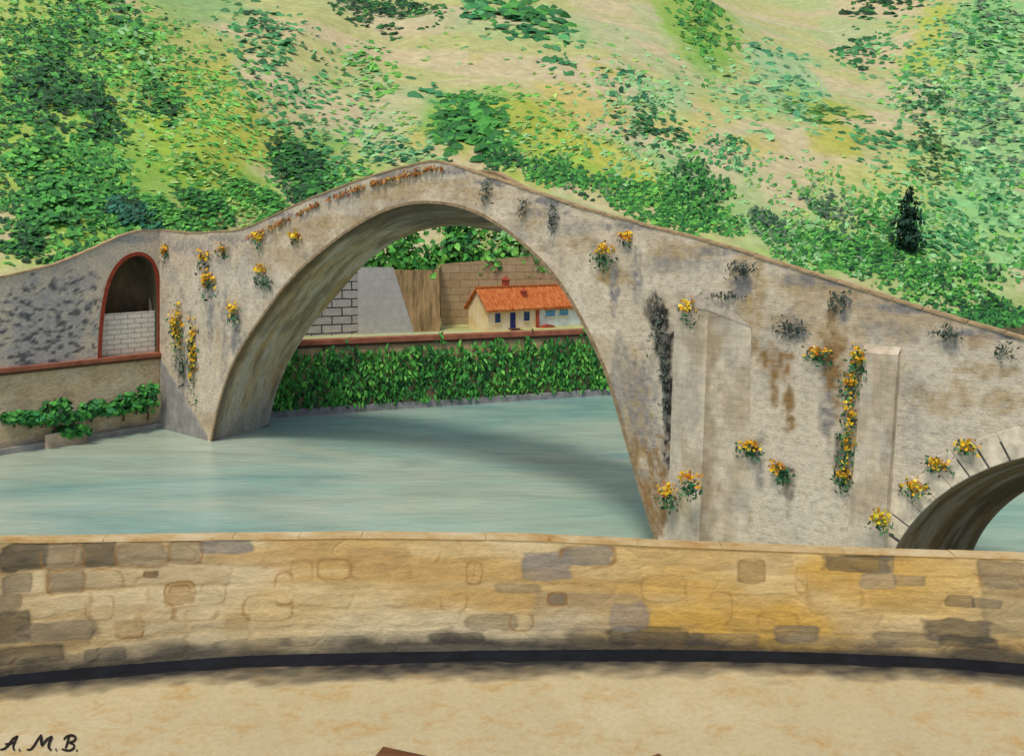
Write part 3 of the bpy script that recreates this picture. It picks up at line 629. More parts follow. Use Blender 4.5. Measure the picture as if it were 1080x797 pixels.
mb = MB(); mb.loft([[(hl+.7, -.32, eh-.36), (hl+al+.2, -.32, eh-.36), (hl+al+.2, -.32, eh-.26), (hl+.7, -.32, eh-.26)], [(hl+.7, .05, eh-.2), (hl+al+.2, .05, eh-.2), (hl+al+.2, .05, eh-.1), (hl+.7, .05, eh-.1)]]); mb.build('awning', M_TILE, cot)

# ------------------------------------------------------------------ foliage
SLN = np.array((0, -.72, .69)); MULT = 1.45
def foliage(name, items, label=None, cat=None, group=None, kind=None, stem=None):
    """items: (px, py, rx, ry, count, palette, leaf_px_len, leaf_px_wid, angle_deg, height)"""
    Vs, Fs, Cs = [], [], []; off = 0; base = None
    for (px, py, rx, ry, n, pal, ll, lw, ang, hgt) in items:
        n = int(n*MULT); ll *= 1.0; lw *= .98; p = hit(px, py); D = p.y; sx = rx*D/F
        y0 = hit(px, min(py+ry, ylow(px)+5)).y; y1 = hit(px, max(py-ry, -60)).y; sy = max(1.0, (y1-y0)/2); yc = (y0+y1)/2
        if base is None: base = p
        r = np.sqrt(RNG.uniform(0, 1, n))**1.25*(1.3 if kind is None else 1.0); a = RNG.uniform(0, 2*math.pi, n)
        Y = yc+np.sin(a)*r*sy; X = p.x/p.y*Y+np.cos(a)*r*sx
        g = fbm(X*.35, Y*.2, int(px)+7, 3); ok = g > .33+.16*r*r*RNG.uniform(.4, 1, n); X, Y, r = X[ok], Y[ok], r[ok]; m = len(X)
        Z = H(X, Y)+.12+RNG.uniform(0, 1, m)*hgt*.5*np.clip(1-.65*r*r, 0, 1)
        nr = SLN+RNG.normal(0, .22, (m, 3)); t = np.radians(ang+RNG.normal(0, 24, m))
        ax = np.stack([np.cos(t), .75*np.sin(t), .6*np.sin(t)], 1)
        s_ = D/F*RNG.uniform(.6, 1.35, m)
        V, Fc, C = dabs(np.stack([X, Y, Z], 1), nr, ax, ll*s_, lw*s_, pick(pal, m))
        Vs.append(V); Fs += (np.array(Fc)+off).tolist(); Cs.append(C); off += len(V)
    V = np.vstack(Vs); o = base
    if stem:
        root = empty(name, o, 0, label=label, cat=cat, group=group)
        mesh_obj('crown', V-np.array(o), Fs, LEAF, root, np.vstack(Cs))
        mb = MB(); hh, rr = stem[0]*.4, stem[1]*.5; rg = random.Random(int(o.x*10))
        for k in range(4):
            lx, ly = (rg.uniform(-1, 1)*hh*.5, rg.uniform(-.6, .6)*hh*.5) if k else (0, 0); lp = []
            for j in range(6):
                f = j/5; rad = rr*(1-.8*f)*(1 if k == 0 else .6); cx, cy, cz = lx*f**1.3, ly*f**1.3, -.4+hh*f*(1 if k == 0 else .85)
                lp.append([(cx+rad*math.cos(b), cy+rad*math.sin(b), cz) for b in np.linspace(0, 2*math.pi, 8)[:-1]])
            mb.loft(lp)
        mb.build('trunk', M_BARK, root); return root
    r = mesh_obj(name, V-np.array(o), Fs, LEAF, None, np.vstack(Cs)); r.location = o
    return tag(r, label, cat, group, kind)
M_BARK = m_plain('bark', (.10, .07, .045), .4, 3)
dk = [(*DARK, 3), (*DEEP, 3), (*MID, .6)]; md = [(*DEEP, 2), (*MID, 3), (*BRI, 1)]; lt = [(*MID, 2), (*BRI, 3), (*MINT, 1)]; mt = [(*MINT, 3), (.05, .24, .10, 2), (.02, .14, .06, 1)]; bl = [(*BLUE, 3), (*DARK, 2), (.03, .17, .10, 2)]
gy = [(*GREY, 2), (.06, .12, .07, 2), (*DEEP, 1)]; em = [(.05, .24, .075, 3), (.09, .36, .12, 2), (.025, .14, .045, 1)]
T_ = 'tree'; B_ = 'bush'
# leafy trees and bushes of the left hillside
foliage('leafy_tree', [(60, 50, 48, 50, 420, dk+[(*MID, 3)], 8, 4.2, -25, 3)], 'dense green tree in the top left corner of the hillside', T_, stem=(3, .25))
foliage('leafy_tree', [(50, 105, 32, 38, 330, dk, 8.5, 5, -20, 3)], 'near black green tree below the top left corner tree', T_, stem=(3, .25))
foliage('leafy_tree', [(100, 118, 32, 32, 330, dk, 9.5, 5.2, -35, 3)], 'dark tree with large leaves right of the near black tree', T_, stem=(3, .25))
foliage('leafy_tree', [(45, 165, 34, 34, 330, md, 9, 5, -15, 3)], 'mid green tree under the near black tree at left', T_, stem=(3, .25))
foliage('leafy_tree', [(60, 222, 46, 36, 480, [(*DEEP, 3), (*MID, 3)], 9, 6, -30, 3)], 'broad green tree above the left abutment wall', T_, stem=(3, .25))
foliage('leafy_tree', [(32, 258, 14, 18, 150, dk, 8, 5, 0, 2)], 'small dark bush on the wall top at far left', B_)
foliage('leafy_tree', [(102, 190, 34, 28, 260, md, 9, 4.5, -40, 2)], 'loose mid green tree with slanting leaves above the archway', T_, stem=(2, .2))
foliage('bush', [(138, 232, 28, 18, 300, bl, 8, 5.5, 60, 1.6)], 'blue green bush straight above the bricked archway', B_)
foliage('leafy_tree', [(115, 20, 46, 28, 220, md+[(*BLUE, 1)], 9, 5, -30, 2.5)], 'light green tree at the top edge left of the pale clearing', T_, stem=(2.5, .2))
foliage('leafy_tree', [(140, 60, 34, 34, 170, lt, 10, 5, -45, 2)], 'sparse bright green tree with long slanting leaves', T_, stem=(2, .2))
foliage('bush', [(170, 108, 20, 26, 150, dk+[(*MID, 2)], 10, 4.5, -12, 1.6)], 'narrow dark bush on the yellow green slope', B_)
foliage('bush', [(218, 222, 28, 20, 260, [(*DEEP, 2), (*MID, 3), (*DARK, 1)], 8, 4, 35, 1.6)], 'dark hearted bush behind the dip in the bridge wall', B_)
foliage('leafy_tree', [(316, 180, 28, 30, 320, dk+[(*DEEP, 2)], 9.5, 5, 28, 2)], 'dark green tree just above the left slope of the bridge', T_, stem=(2, .2))
foliage('bush', [(275, 215, 34, 14, 220, md, 9, 4, 20, 1.4)], 'low green bush along the bridge left of the dark tree', B_)
foliage('bush', [(345, 165, 34, 34, 150, em, 8, 4, 30, 1.6)], 'thin emerald bush above the dark tree by the bridge', B_)
foliage('leafy_tree', [(405, 14, 50, 18, 420, dk, 8, 4.4, 25, 2)], 'dark spreading tree at the top edge left of centre', T_, stem=(2, .2))
foliage('bush', [(300, 55, 52, 34, 130, em, 10, 5.5, -20, 1.2)], 'scattered emerald shrub on the pale slope below the dark spreading tree', B_)
foliage('bush', [(265, 30, 34, 26, 90, em+[(*DARK, 1)], 10, 5.5, -15, 1.2)], 'dark flecked shrub at the top edge of the yellow slope', B_)
foliage('bush', [(390, 75, 26, 26, 75, lt, 10, 6, 40, 1.2)], 'yellow green shrub at the end of the pale path', B_)
foliage('bush', [(265, 100, 60, 36, 80, em, 9, 4.5, -25, 1)], 'loose shrub scattered beside the pale diagonal path', B_)
# centre
foliage('leafy_tree', [(553, 22, 50, 18, 130, [(*DEEP, 2), (.03, .18, .06, 3), (*MID, 2)], 15, 9.5, -15, 2), (500, 12, 12, 14, 20, em, 13, 9, 0, 1.5)], 'big leaved emerald tree at the top edge right of centre', T_, stem=(2, .2))
foliage('bush', [(592, 55, 20, 24, 26, em, 14, 9, -60, 1)], 'trailing emerald branch below the big leaved tree', B_)
foliage('leafy_tree', [(497, 138, 36, 32, 260, [(*MID, 3), (.03, .17, .04, 3), (*DEEP, 1)], 15, 10, 20, 2)], 'bright green big leaved tree above the crown of the bridge', T_, stem=(2, .2))
foliage('bush', [(455, 98, 26, 14, 22, [(.05, .24, .09, 1)], 16, 10, -20, .8)], 'four pale green leaf clumps up left of the bright tree', B_)
foliage('bush', [(425, 165, 36, 16, 150, mt, 9, 4, 20, 1)], 'pale mint bush left of the bridge crown', B_)
foliage('bush', [(535, 172, 20, 12, 130, dk, 6, 4.5, 80, 1)], 'small black green bush right of the bridge crown', B_)
foliage('bush', [(605, 188, 48, 16, 330, [(*DEEP, 2), (*MID, 3), (*DARK, 1)], 6, 4, 75, 1.2)], 'low green bush along the right slope near the crown', B_)
foliage('bush', [(670, 100, 34, 24, 120, mt+[(*MINT, 3)], 10, 6, 70, 1)], 'pale mint shrub on the cream slope right of centre', B_)
foliage('bush', [(690, 140, 36, 22, 130, [(*DEEP, 1), (*DARK, 1), (.03, .17, .06, 2)], 9, 4.5, -25, 1.3)], 'dark flecked green shrub in the middle of the right slope', B_)
foliage('leafy_tree', [(742, 28, 34, 26, 260, [(.09, .24, .03, 2), (*MID, 3), (*DEEP, 1)], 9, 5, 60, 2), (742, 62, 12, 24, 50, md, 9, 4, 65, 1.5)], 'yellow green tree at the top edge with a trailing point', T_, stem=(2, .2))
# right
foliage('leafy_tree', [(740, 205, 30, 32, 380, [(*DARK, 2), (*DEEP, 3), (*MID, 3)], 8, 3.6, 65, 2)], 'spiky dark hearted tree above the bridge left of the stain', T_, stem=(2, .2))
foliage('bush', [(690, 205, 34, 18, 240, md, 8, 3.6, 30, 1.2)], 'green bush left of the spiky dark tree', B_)
foliage('bush', [(810, 240, 28, 16, 280, gy+[(*DARK, 2)], 6.5, 3.4, 60, 1.2)], 'blackish bush on the bridge line right of the spiky tree', B_)
foliage('bush', [(865, 228, 28, 24, 260, gy, 6.5, 3.2, 70, 1.3)], 'grey green bush with upright leaves above the bridge', B_)
foliage('bush', [(770, 165, 28, 18, 110, em+[(*MINT, 2)], 8, 4, 50, 1)], 'thin green shrub above the spiky dark tree', B_)
foliage('bush', [(825, 95, 44, 40, 120, [(.09, .30, .14, 2), (*MINT, 2)], 14, 8, 20, 1)], 'mint green shrub in the middle of the cream right slope', B_)
foliage('bush', [(865, 120, 44, 10, 60, [(.08, .24, .05, 1)], 18, 5, 3, .7)], 'flat yellow green shrub below the mint shrub', B_)
foliage('bush', [(908, 55, 28, 20, 95, em+[(*DARK, .6)], 11, 5, 25, 1.3)], 'dark emerald shrub left of the lime grass at upper right', B_)
foliage('bush', [(935, 6, 36, 12, 110, dk, 11, 6, -30, 1.5)], 'dark bush at the top edge on the right', B_)
foliage('bush', [(985, 112, 26, 22, 200, dk+[(*GREY, 2)], 6.5, 3.8, 40, 1.3)], 'dark speckled bush left of the pale right hand wood', B_)
foliage('bush', [(985, 165, 24, 26, 200, dk+[(*OLIV, 3)], 7, 3.6, -30, 1.3)], 'dark speckled shrub above the cypress', B_)
foliage('bush', [(930, 150, 40, 20, 90, em, 9, 4.5, -20, 1)], 'sparse green shrub on the yellow patch left of the speckled bushes', B_)
foliage('leafy_tree', [(1055, 40, 50, 55, 300, [(.05, .26, .07, 3), (*MINT, 2), (*GREY, 1)], 10, 5.5, -35, 2.2)], 'pale green tree in the top right corner', T_, stem=(3, .25))
foliage('leafy_tree', [(1050, 135, 44, 44, 280, [(*MINT, 2), (.05, .24, .09, 2), (*GREY, 2)], 9.5, 4.5, 10, 2.2)], 'grey flecked mint tree at the right edge', T_, stem=(3, .25))
foliage('leafy_tree', [(1045, 215, 50, 40, 300, [(*MINT, 2), (.05, .25, .08, 3), (*BRI, 1)], 9.5, 5, 40, 2.2)], 'bright mint tree at the right edge below the grey flecked one', T_, stem=(3, .25))
foliage('bush', [(925, 235, 24, 26, 220, [(*DEEP, 2), (*MID, 3)], 8, 4.4, 40, 1.6)], 'deep green bush leaning on the left of the cypress', B_)
foliage('bush', [(995, 240, 28, 30, 200, em+[(*MINT, 1)], 9, 4.4, -45, 1.5)], 'emerald bush right of the cypress', B_)
foliage('leafy_tree', [(900, 265, 60, 14, 460, md+[(*DARK, 1)], 7, 4, 30, 1.4)], 'low dense green bush along the bridge left below the cypress', B_)
foliage('bush', [(1050, 318, 40, 22, 420, dk+[(*MID, 2)], 7, 4, 40, 1.5)], 'black green bush where the bridge leaves the picture', B_)
# loose leaf cover between the bushes
foliage('undergrowth', [(70, 60, 90, 90, 520, lt+[(*DEEP, 3), (*MID, 3)], 8, 4, -25, .6), (60, 160, 80, 70, 480, md+[(*BRI, 2)], 8, 4.4, -20, .6), (70, 240, 90, 40, 520, [(*DEEP, 3), (*MID, 4), (*BRI, 2)], 8, 4.5, -30, .7), (15, 150, 40, 140, 460, dk+[(*MID, 3)], 8, 4.5, -20, .6), (180, 130, 110, 120, 520, lt+[(*LIME, 2)], 8, 4, -30, .5), (100, 130, 110, 150, 420, lt+[(*LIME, 2)], 8, 4, -25, .5), (210, 150, 110, 90, 330, [(*MID, 2), (*LIME, 3), (*BRI, 2)], 9, 4, -10, .4), (250, 215, 80, 30, 300, [(*LIME, 2), (*MID, 3)], 8, 3.6, 30, .5),
        (330, 110, 90, 80, 220, em+[(*MINT, 2)], 9, 4, 20, .4), (190, 238, 70, 16, 520, md+[(*BRI, 2)], 7, 3.6, 30, .6), (60, 278, 100, 18, 900, md+[(*DARK, 2)], 7.5, 4, 10, .7), (30, 130, 60, 140, 520, dk+[(*MID, 3)], 8, 4.5, -20, .8), (150, 225, 70, 24, 420, md+[(*DARK, 1)], 7.5, 4, 20, .6), (345, 190, 60, 24, 260, [(*MID, 3), (*BRI, 2)], 8, 4, 30, .5), (130, 60, 110, 70, 420, md+[(*DARK, 1)], 8, 4, -30, .6), (230, 120, 90, 70, 260, [(*MID, 2), (*BRI, 3)], 8, 4, -20, .4)], kind='stuff')
foliage('undergrowth', [(600, 165, 110, 36, 260, [(*LIME, 3), (*MID, 2), (*MINT, 2)], 9, 4.5, 50, .4), (700, 160, 80, 60, 160, [(*MINT, 3), (*BRI, 1)], 9, 4.5, 50, .4), (560, 60, 160, 60, 60, [(*MINT, 2), (*LIME, 2), (*BRI, 1)], 10, 4.5, 0, .3), (430, 150, 90, 40, 130, [(*MINT, 2), (*LIME, 2), (*BRI, 1)], 9, 4, 20, .3), (540, 130, 90, 40, 160, [(*BRI, 2), (*LIME, 2), (*MID, 1)], 10, 5, 20, .4), (650, 120, 80, 60, 140, [(*MINT, 2), (*LIME, 1)], 10, 5, 40, .3), (380, 100, 60, 60, 90, [(*MINT, 2), (*BRI, 2)], 9, 4.5, 20, .3)], kind='stuff')
foliage('undergrowth', [(1020, 140, 90, 150, 900, [(*MINT, 4), (.06, .26, .08, 3), (*LIME, 1)], 9, 5, 20, .5), (900, 220, 130, 50, 500, [(*MINT, 2), (*MID, 2), (*LIME, 1)], 8, 4, 50, .5), (960, 260, 140, 40, 700, md+[(*MINT, 2)], 7, 4, 35, .6), (1010, 310, 90, 34, 900, md+[(*DARK, 2), (*MINT, 2)], 7, 4, 35, .7), (870, 275, 80, 18, 500, md+[(*MINT, 2)], 7, 4, 35, .6), (720, 228, 80, 20, 520, md, 7, 4, 35, .6), (610, 192, 80, 14, 420, md+[(*GREY, 1)], 7, 3.6, 40, .6), (840, 255, 90, 20, 620, md+[(*GREY, 2), (*MINT, 2)], 7, 3.6, 40, .6), (950, 300, 90, 18, 620, md+[(*DARK, 2)], 7, 4, 40, .7), (1060, 340, 60, 14, 420, dk+[(*MID, 2)], 7, 4, 40, .7), (1000, 60, 90, 70, 500, [(*MINT, 3), (.08, .30, .10, 2), (*BRI, 1)], 9, 5, 20, .5), (760, 110, 90, 50, 130, [(*MINT, 3)], 12, 6, 20, .3),
        (830, 130, 80, 60, 60, [(*MINT, 3), (*LIME, 1)], 12, 5, 10, .3)], kind='stuff')

# free-standing leaf volumes (real trees at real places)
def volume_tree(name, loc, blobs, pal, ll, lw, label, cat, trunk=None, up=0.3, ang=None, group=None):
    root = empty(name, loc, 0, label=label, cat=cat, group=group); Vs, Fs, Cs = [], [], []; off = 0
    for (cx, cy, cz, rx, ry, rz, n) in blobs:
        d = RNG.normal(0, 1, (n, 3)); d /= np.linalg.norm(d, axis=1, keepdims=True); r = RNG.uniform(.45, 1.05, n)[:, None]
        c = np.array((cx, cy, cz))+d*r*np.array((rx, ry, rz))
        nr = d+RNG.normal(0, .4, (n, 3))+np.array((0, -.3, up)); ax = RNG.normal(0, 1, (n, 3)) if ang is None else np.array(ang)+RNG.normal(0, .35, (n, 3))
        s_ = RNG.uniform(.65, 1.3, n)
        V, Fc, C = dabs(c, nr, ax, ll*s_, lw*s_, pick(pal, n)); Vs.append(V); Fs += (np.array(Fc)+off).tolist(); Cs.append(C); off += len(V)
    mesh_obj('crown', np.vstack(Vs), Fs, LEAF, root, np.vstack(Cs))
    if trunk:
        mb = MB()
        for (x0, y0, z0, x1, y1, z1, r0, r1) in trunk:
            lp = []
            for j in range(7):
                f = j/6; r = r0+(r1-r0)*f; x, y, z = x0+(x1-x0)*f+.06*math.sin(j*2.1), y0+(y1-y0)*f, z0+(z1-z0)*f
                lp.append([(x+r*math.cos(b), y+r*math.sin(b), z) for b in np.linspace(0, 2*math.pi, 9)[:-1]])
            mb.loft(lp)
        mb.build('trunk', M_BARK, root)
    return root
p = hit(958, 268)
volume_tree('cypress_tree', p, [(0, 0, 1.6, 2.2, 1.8, 1.7, 190), (0, 0, 3.5, 1.9, 1.6, 1.9, 170), (.1, 0, 5.4, 1.35, 1.1, 1.6, 100), (.2, 0, 7.2, .55, .5, 1.2, 35)], [(.008, .042, .022, 3), (.012, .06, .03, 2)], .8, .45,
            'black green cypress standing above the right part of the bridge', 'tree', [(0, 0, -.5, .15, 0, 7, .3, .05)], ang=(.4, 0, 1))
# trees whose crowns hang over the retaining walls, seen through the arch
def at_q(px, q, z):
    x, y = bpt(px, q); return Vector((x, y, z))
for (px, nb, label, pal) in ((415, 0, 'bright green tree overhanging the smooth grey wall', [(*MID, 3), (*BRI, 2), (*DEEP, 1)]), (490, 1, 'dark hearted tree in the middle above the tan block wall', [(*MID, 3), (*DEEP, 2), (*DARK, .6), (*BRI, 2)]),
                             (548, 2, 'pale green tree beside the arch above the tan block wall', [(*BRI, 2), (*MINT, 2), (*MID, 2)])):
    b = at_q(px, 7.6 if px < 430 else 12.6, TZ+5.0)
    volume_tree('leafy_tree', b, [(RNG.uniform(-.5, .5), -1.2, 2.0, 3.4, 1.8, 2.4, 340), (-2.6, -1.4, .9, 2.0, 1.5, 1.5, 160), (2.4, -1.2, .8, 2.0, 1.4, 1.4, 160), (0, -1.6, -.3, 2.8, 1.0, 1.1, 190), (-1.5, -1.6, -.9, 1, .6, .8, 30), (1.3, -1.6, -.6, 1, .6, .7, 30), (0, 0, 4.4, 3.4, 2, 1.8, 220)], pal, .82, .52,
                label, 'tree', [(0, 0, -1, 0, -.6, 3, .28, .1), (0, -.3, 1, 1.6, -.8, 2.6, .14, .05), (0, -.3, 1, -1.7, -.8, 2.4, .14, .05)])
# bushes along the left quay wall
def qloc(px, py, w): 
    s, z, D = onleft(px, py, w); v = am_ @ Vector((s, w, z)); return v
for (px, py, rx, rz, n, label) in ((28, 441, 1.3, .7, 60, 'small green bush at the left end of the quay'), (55, 436, 1.7, 1.25, 90, 'taller dark bush on the quay above the pinkish block'), (94, 432, 1.6, .85, 80, 'rounded green bush in the middle of the quay row'),
                                   (128, 427, 1.5, 1.1, 90, 'round topped bright bush on the quay below the archway'), (154, 420, 1.1, 1.5, 80, 'upright bush at the corner of the quay and the pier'), (68, 455, 2.0, .55, 110, 'low dark bush hanging just above the pinkish block'), (41, 443, 1.2, .5, 50, 'low green bush between the two leftmost quay bushes'), (76, 439, 1.3, .5, 50, 'low green bush left of the rounded quay bush'), (112, 432, 1.3, .6, 50, 'low green bush right of the rounded quay bush'), (142, 428, 1.0, .6, 45, 'low green bush left of the upright corner bush'), (12, 441, 1.0, .6, 45, 'bush at the extreme left edge of the quay')):
    b = qloc(px, py, -.5)
    volume_tree('quay_bush', b, [(0, 0, 0, rx, .36, rz*.72, int(n*1.4)), (rx*.4, 0, rz*.5, rx*.4, .3, rz*.4, n//2)], [(*MID, 3), (*DEEP, 3), (*DARK, 1.2)] if 'dark' in label else [(*MID, 3), (.04, .22, .07, 2), (*DEEP, 1)], .48, .32, label, 'bush',
                [(0, .3, -rz*1.1, 0, .1, rz*.6, .08, .03)])

# ------------------------------------------------------------------ plants rooted in the bridge wall
M_PETAL = N('petal', .6, .2); M_PETAL.col(M_PETAL.attr()); M_PETAL = M_PETAL.m
YEL = [(.72, .47, .015, 3), (.62, .30, .012, 2), (.78, .60, .06, 1)]; ORA = [(.64, .30, .012, 3), (.55, .16, .012, 1.5), (.72, .46, .02, 3)]; LEM = [(.62, .55, .02, 3), (.55, .42, .015, 2)]
GRP = 'flowering plants rooted in the bridge wall'
def wallplant(px, py, rx, ry, fl, label, nf=26, nl=30, drop=1.2, plane=None, name='wall_flower', leafpal=None, lean=0, w0=0.0):
    t, z, D = onface(px, py, w0); s_ = D/F; sx = rx*s_*1.15; sz = ry*s_
    loc = bm_ @ Vector((t, w0, z)); root = empty(name, loc, BANG, label=label, cat='flowering plant' if fl else 'plant', group=GRP if fl else 'leafy tufts on the bridge wall')
    def mk(nm, n, ox, oz, ex, ez, pal, ll, lw, mat, vert):
        c = np.stack([ox+np.clip(RNG.normal(0, .5, n), -1.1, 1.1)*ex, -.06-RNG.uniform(0, .32, n), oz+np.clip(RNG.normal(0, .5, n), -1.1, 1.1)*ez], 1)
        nr = np.stack([RNG.normal(0, .5, n), -np.ones(n), RNG.normal(.3, .5, n)], 1); ax = RNG.normal(0, 1, (n, 3))+np.array((0, 0, vert)); q_ = RNG.uniform(.6, 1.35, n)*s_
        V, Fc, C = dabs(c, nr, ax, ll*q_, lw*q_, pick(pal, n)); mesh_obj(nm, V, Fc, mat, root, C)
    lp = leafpal or [(.07, .24, .09, 2), (.02, .10, .035, 3), (.035, .17, .06, 2), (.012, .04, .02, 2)]
    if fl:
        mk('leaves', int(nl*1.8), lean*sx, -sz*drop, sx*1.35, sz*1.45, lp, 4.6, 1.9, LEAF, .8)
        mk('blossoms', int(nf*1.6), 0, 0, sx*1.05, sz*1.05, fl+[(.40, .17, .02, 1.2)], 4.0, 2.7, M_PETAL, 0)
    else:
        mk('leaves', int(nl*1.6), lean*sx, 0, sx*1.1, sz*1.1, lp, 5.2, 1.7, LEAF, .6)
    mb = MB(); mb.loft([[(a*.02, .08, -b*.02-sz*.3) for a, b in ((1, 1), (-1, 1), (-1, -1), (1, -1))], [(a*.015, -.12, -b*.015) for a, b in ((1, 1), (-1, 1), (-1, -1), (1, -1))]]); mb.build('stem', M_BARK, root)
for a in [
 (176, 263, 6, 5, ORA, 'small orange flower clump beside the top of the red archway', 20, 10), (217, 270, 9, 6, ORA, 'orange flower clump high on the left pier, left of a pair', 26, 16),
 (236, 262, 7, 5, ORA, 'orange flower clump high on the left pier, right of a pair', 22, 14), (277, 283, 9, 6, YEL, 'yellow flower clump on the left haunch beside the arch edge', 26, 26, 1.9),
 (275, 249, 7, 5, YEL, 'lone yellow flowers under the coping where the bridge starts to rise', 22, 10), (313, 247, 7, 5, YEL, 'yellow flowers nearest the great arch on its left haunch', 24, 8),
 (248, 324, 8, 7, YEL, 'yellow flowers low beside the springing of the great arch', 26, 20, 1.5), (221, 293, 11, 9, ORA+YEL, 'loose orange and yellow flower patch in the middle of the left pier', 34, 30, 1.0),
 (188, 345, 9, 22, YEL, 'tall yellow flower cascade beside the red archway', 60, 50, .4), (205, 370, 6, 30, YEL, 'long narrow yellow flower cascade hanging down the left pier', 60, 50, .25),
 (638, 262, 9, 7, YEL, 'yellow flowers with dark trailing leaves right of the great arch', 34, 40, 1.9), (663, 249, 7, 5, ORA, 'small orange flowers under the coping right of the great arch', 26, 12),
 (728, 322, 9, 9, YEL, 'bright yellow flowers on the top of the pointed buttress', 34, 16, 1.4), (793, 467, 9, 5, YEL, 'yellow flowers with bluish leaves left of the orange clump mid wall', 30, 46, 1.7),
 (823, 492, 7, 7, ORA, 'red orange flowers above the short black streak', 30, 44, .9, None, 'wall_flower', None, .6), (864, 370, 10, 6, ORA, 'orange flowers left of the top of the flat pilaster', 30, 34, .9),
 (707, 515, 8, 8, YEL+ORA, 'orange yellow flowers low on the buttress, left of two', 30, 40, 1.4, None, 'wall_flower', None, 0, -.35), (730, 502, 9, 8, ORA, 'red orange flowers low on the buttress, right of two', 34, 50, 1.5, None, 'wall_flower', None, 0, -1.1),
 (906, 374, 7, 11, YEL, 'topmost yellow clump of the vine beside the flat pilaster', 36, 44, .9), (899, 402, 7, 12, YEL+ORA, 'second clump from the top of the vine beside the pilaster', 38, 44, .5), (898, 434, 6, 14, YEL, 'middle clump of the vine beside the pilaster', 28, 36, .8),
 (895, 466, 7, 13, YEL, 'second lowest clump of the vine beside the pilaster', 30, 40, .9), (891, 496, 7, 10, YEL, 'lowest clump of the vine beside the pilaster', 34, 44, .9),
 (929, 545, 9, 8, LEM, 'round lemon yellow flowers at the foot of the flat pilaster', 44, 16, .8, None, 'wall_flower', None, 0, -.6), (965, 510, 9, 8, YEL, 'yellow flowers on the small arch ring, second lowest', 38, 22, .8),
 (989, 486, 9, 6, YEL, 'yellow flowers on the small arch ring, second highest', 32, 24, .9), (1019, 469, 10, 7, YEL, 'highest yellow flowers on the small arch ring', 36, 24, .7)]:
    wallplant(*a)
tuf = [(.03, .045, .035, 2), (.07, .11, .08, 2), (.13, .16, .13, 2)]
for a in [(514, 203, 8, 11, 'grey green tuft just right of the bridge crown', 34), (553, 218, 5, 8, 'faint green tuft above the right haunch of the great arch', 16), (584, 228, 5, 14, 'narrow green tuft trailing on the right haunch', 30),
          (785, 284, 13, 8, 'dark tuft under the coping above the pointed buttress', 46), (836, 345, 15, 10, 'wide dark tuft above the brown stain', 54), (888, 317, 9, 12, 'dark tuft under the coping left of the pilaster', 40),
          (1000, 352, 12, 8, 'dark tuft under the coping above the small arch', 40), (1062, 370, 8, 10, 'green tuft under the coping at the right edge', 26), (770, 312, 22, 4, 'thin dark tuft along the cap of the pointed buttress', 26), (697, 345, 10, 26, 'large black tuft at the head of the long black streak', 70), (703, 402, 4, 40, 'long black creeper hanging down beside the pointed buttress', 60),
          (320, 262, 9, 5, 'small grey tuft on the left haunch of the great arch', 0), (282, 300, 12, 6, 'sparse grey tuft below the yellow clump on the left haunch', 30), (194, 385, 8, 18, 'dark hanging tuft below the yellow cascade', 40)]:
    if a[5]: wallplant(a[0], a[1], a[2], a[3], None, a[4], 0, a[5], 0, None, 'wall_tuft', tuf)
# creeping orange row under the coping, one plant
n = 420; f = RNG.uniform(0, 1, n); px = 262+f*206; pyr = np.interp(px, [262, 280, 330, 380, 420, 460, 468], [250, 243, 218, 198, 187, 178, 178])
pt = np.array([(*onface(a, b)[:2], onface(a, b)[2]) for a, b in zip(px, pyr)])
gate = fbm(pt[:, 0]*1.3, pt[:, 0]*0, 131) > .36; pt = pt[gate]; n = len(pt)
c = np.stack([pt[:, 0], -.05-RNG.uniform(0, .18, n), pt[:, 1]+RNG.normal(0, .07, n)], 1)
V, Fc, C = dabs(c, np.stack([RNG.normal(0, .4, n), -np.ones(n), RNG.normal(.3, .4, n)], 1), RNG.normal(0, 1, (n, 3)), RNG.uniform(.14, .3, n), RNG.uniform(.1, .2, n), pick([(.40, .16, .04, 3), (.30, .09, .03, 2), (.48, .27, .05, 2), (.12, .12, .06, 1)], n))
o = mesh_obj('creeper', V, Fc, M_PETAL, None, C); o.location = (Lp.x, Lp.y, 0); o.rotation_euler = (0, 0, BANG)
tag(o, 'rust orange flowering creeper running under the coping up to the bridge crown', 'creeper')

# ------------------------------------------------------------------ near side: parapet, dark channel, road
RZ = CZ-2.84
bot_px = [(-2600, 830), (-400, 760), (-150, 730), (0, 708), (120, 698), (250, 688), (400, 684), (540, 682), (700, 681), (850, 684), (1000, 690), (1080, 696), (1250, 708), (1500, 735), (3600, 830)]
top_px = [(-2600, 622), (-400, 590), (-150, 577), (0, 572), (120, 570), (250, 568), (400, 566), (540, 568), (700, 575), (850, 581), (1000, 586), (1080, 589), (1250, 598), (1500, 615), (3600, 660)]
def PD(px): return F*2.84/(np.interp(px, [a for a, b in bot_px], [b for a, b in bot_px])-HZ)
pxs = np.r_[np.linspace(-2600, -420, 60), np.linspace(-400, -20, 60)[:-1], np.linspace(-20, 1100, 900), np.linspace(1100, 1500, 60)[1:], np.linspace(1520, 3600, 60)]
Dp = PD(pxs); ker = np.ones(61)/61; Dp = np.convolve(np.pad(Dp, 30, 'edge'), ker, 'valid')
Xp = (pxs-540)/F*Dp; Ztop = CZ-(np.interp(pxs, [a for a, b in top_px], [b for a, b in top_px])-HZ)/F*Dp; Ztop = np.convolve(np.pad(Ztop, 30, 'edge'), ker, 'valid')
par = empty('parapet_wall', (0, float(Dp[560]), RZ), 0, label='long low ochre stone parapet along the near road', cat='wall')
po = np.array((0, float(Dp[560]), RZ))
NR = 110; r = np.linspace(0, 1, NR)
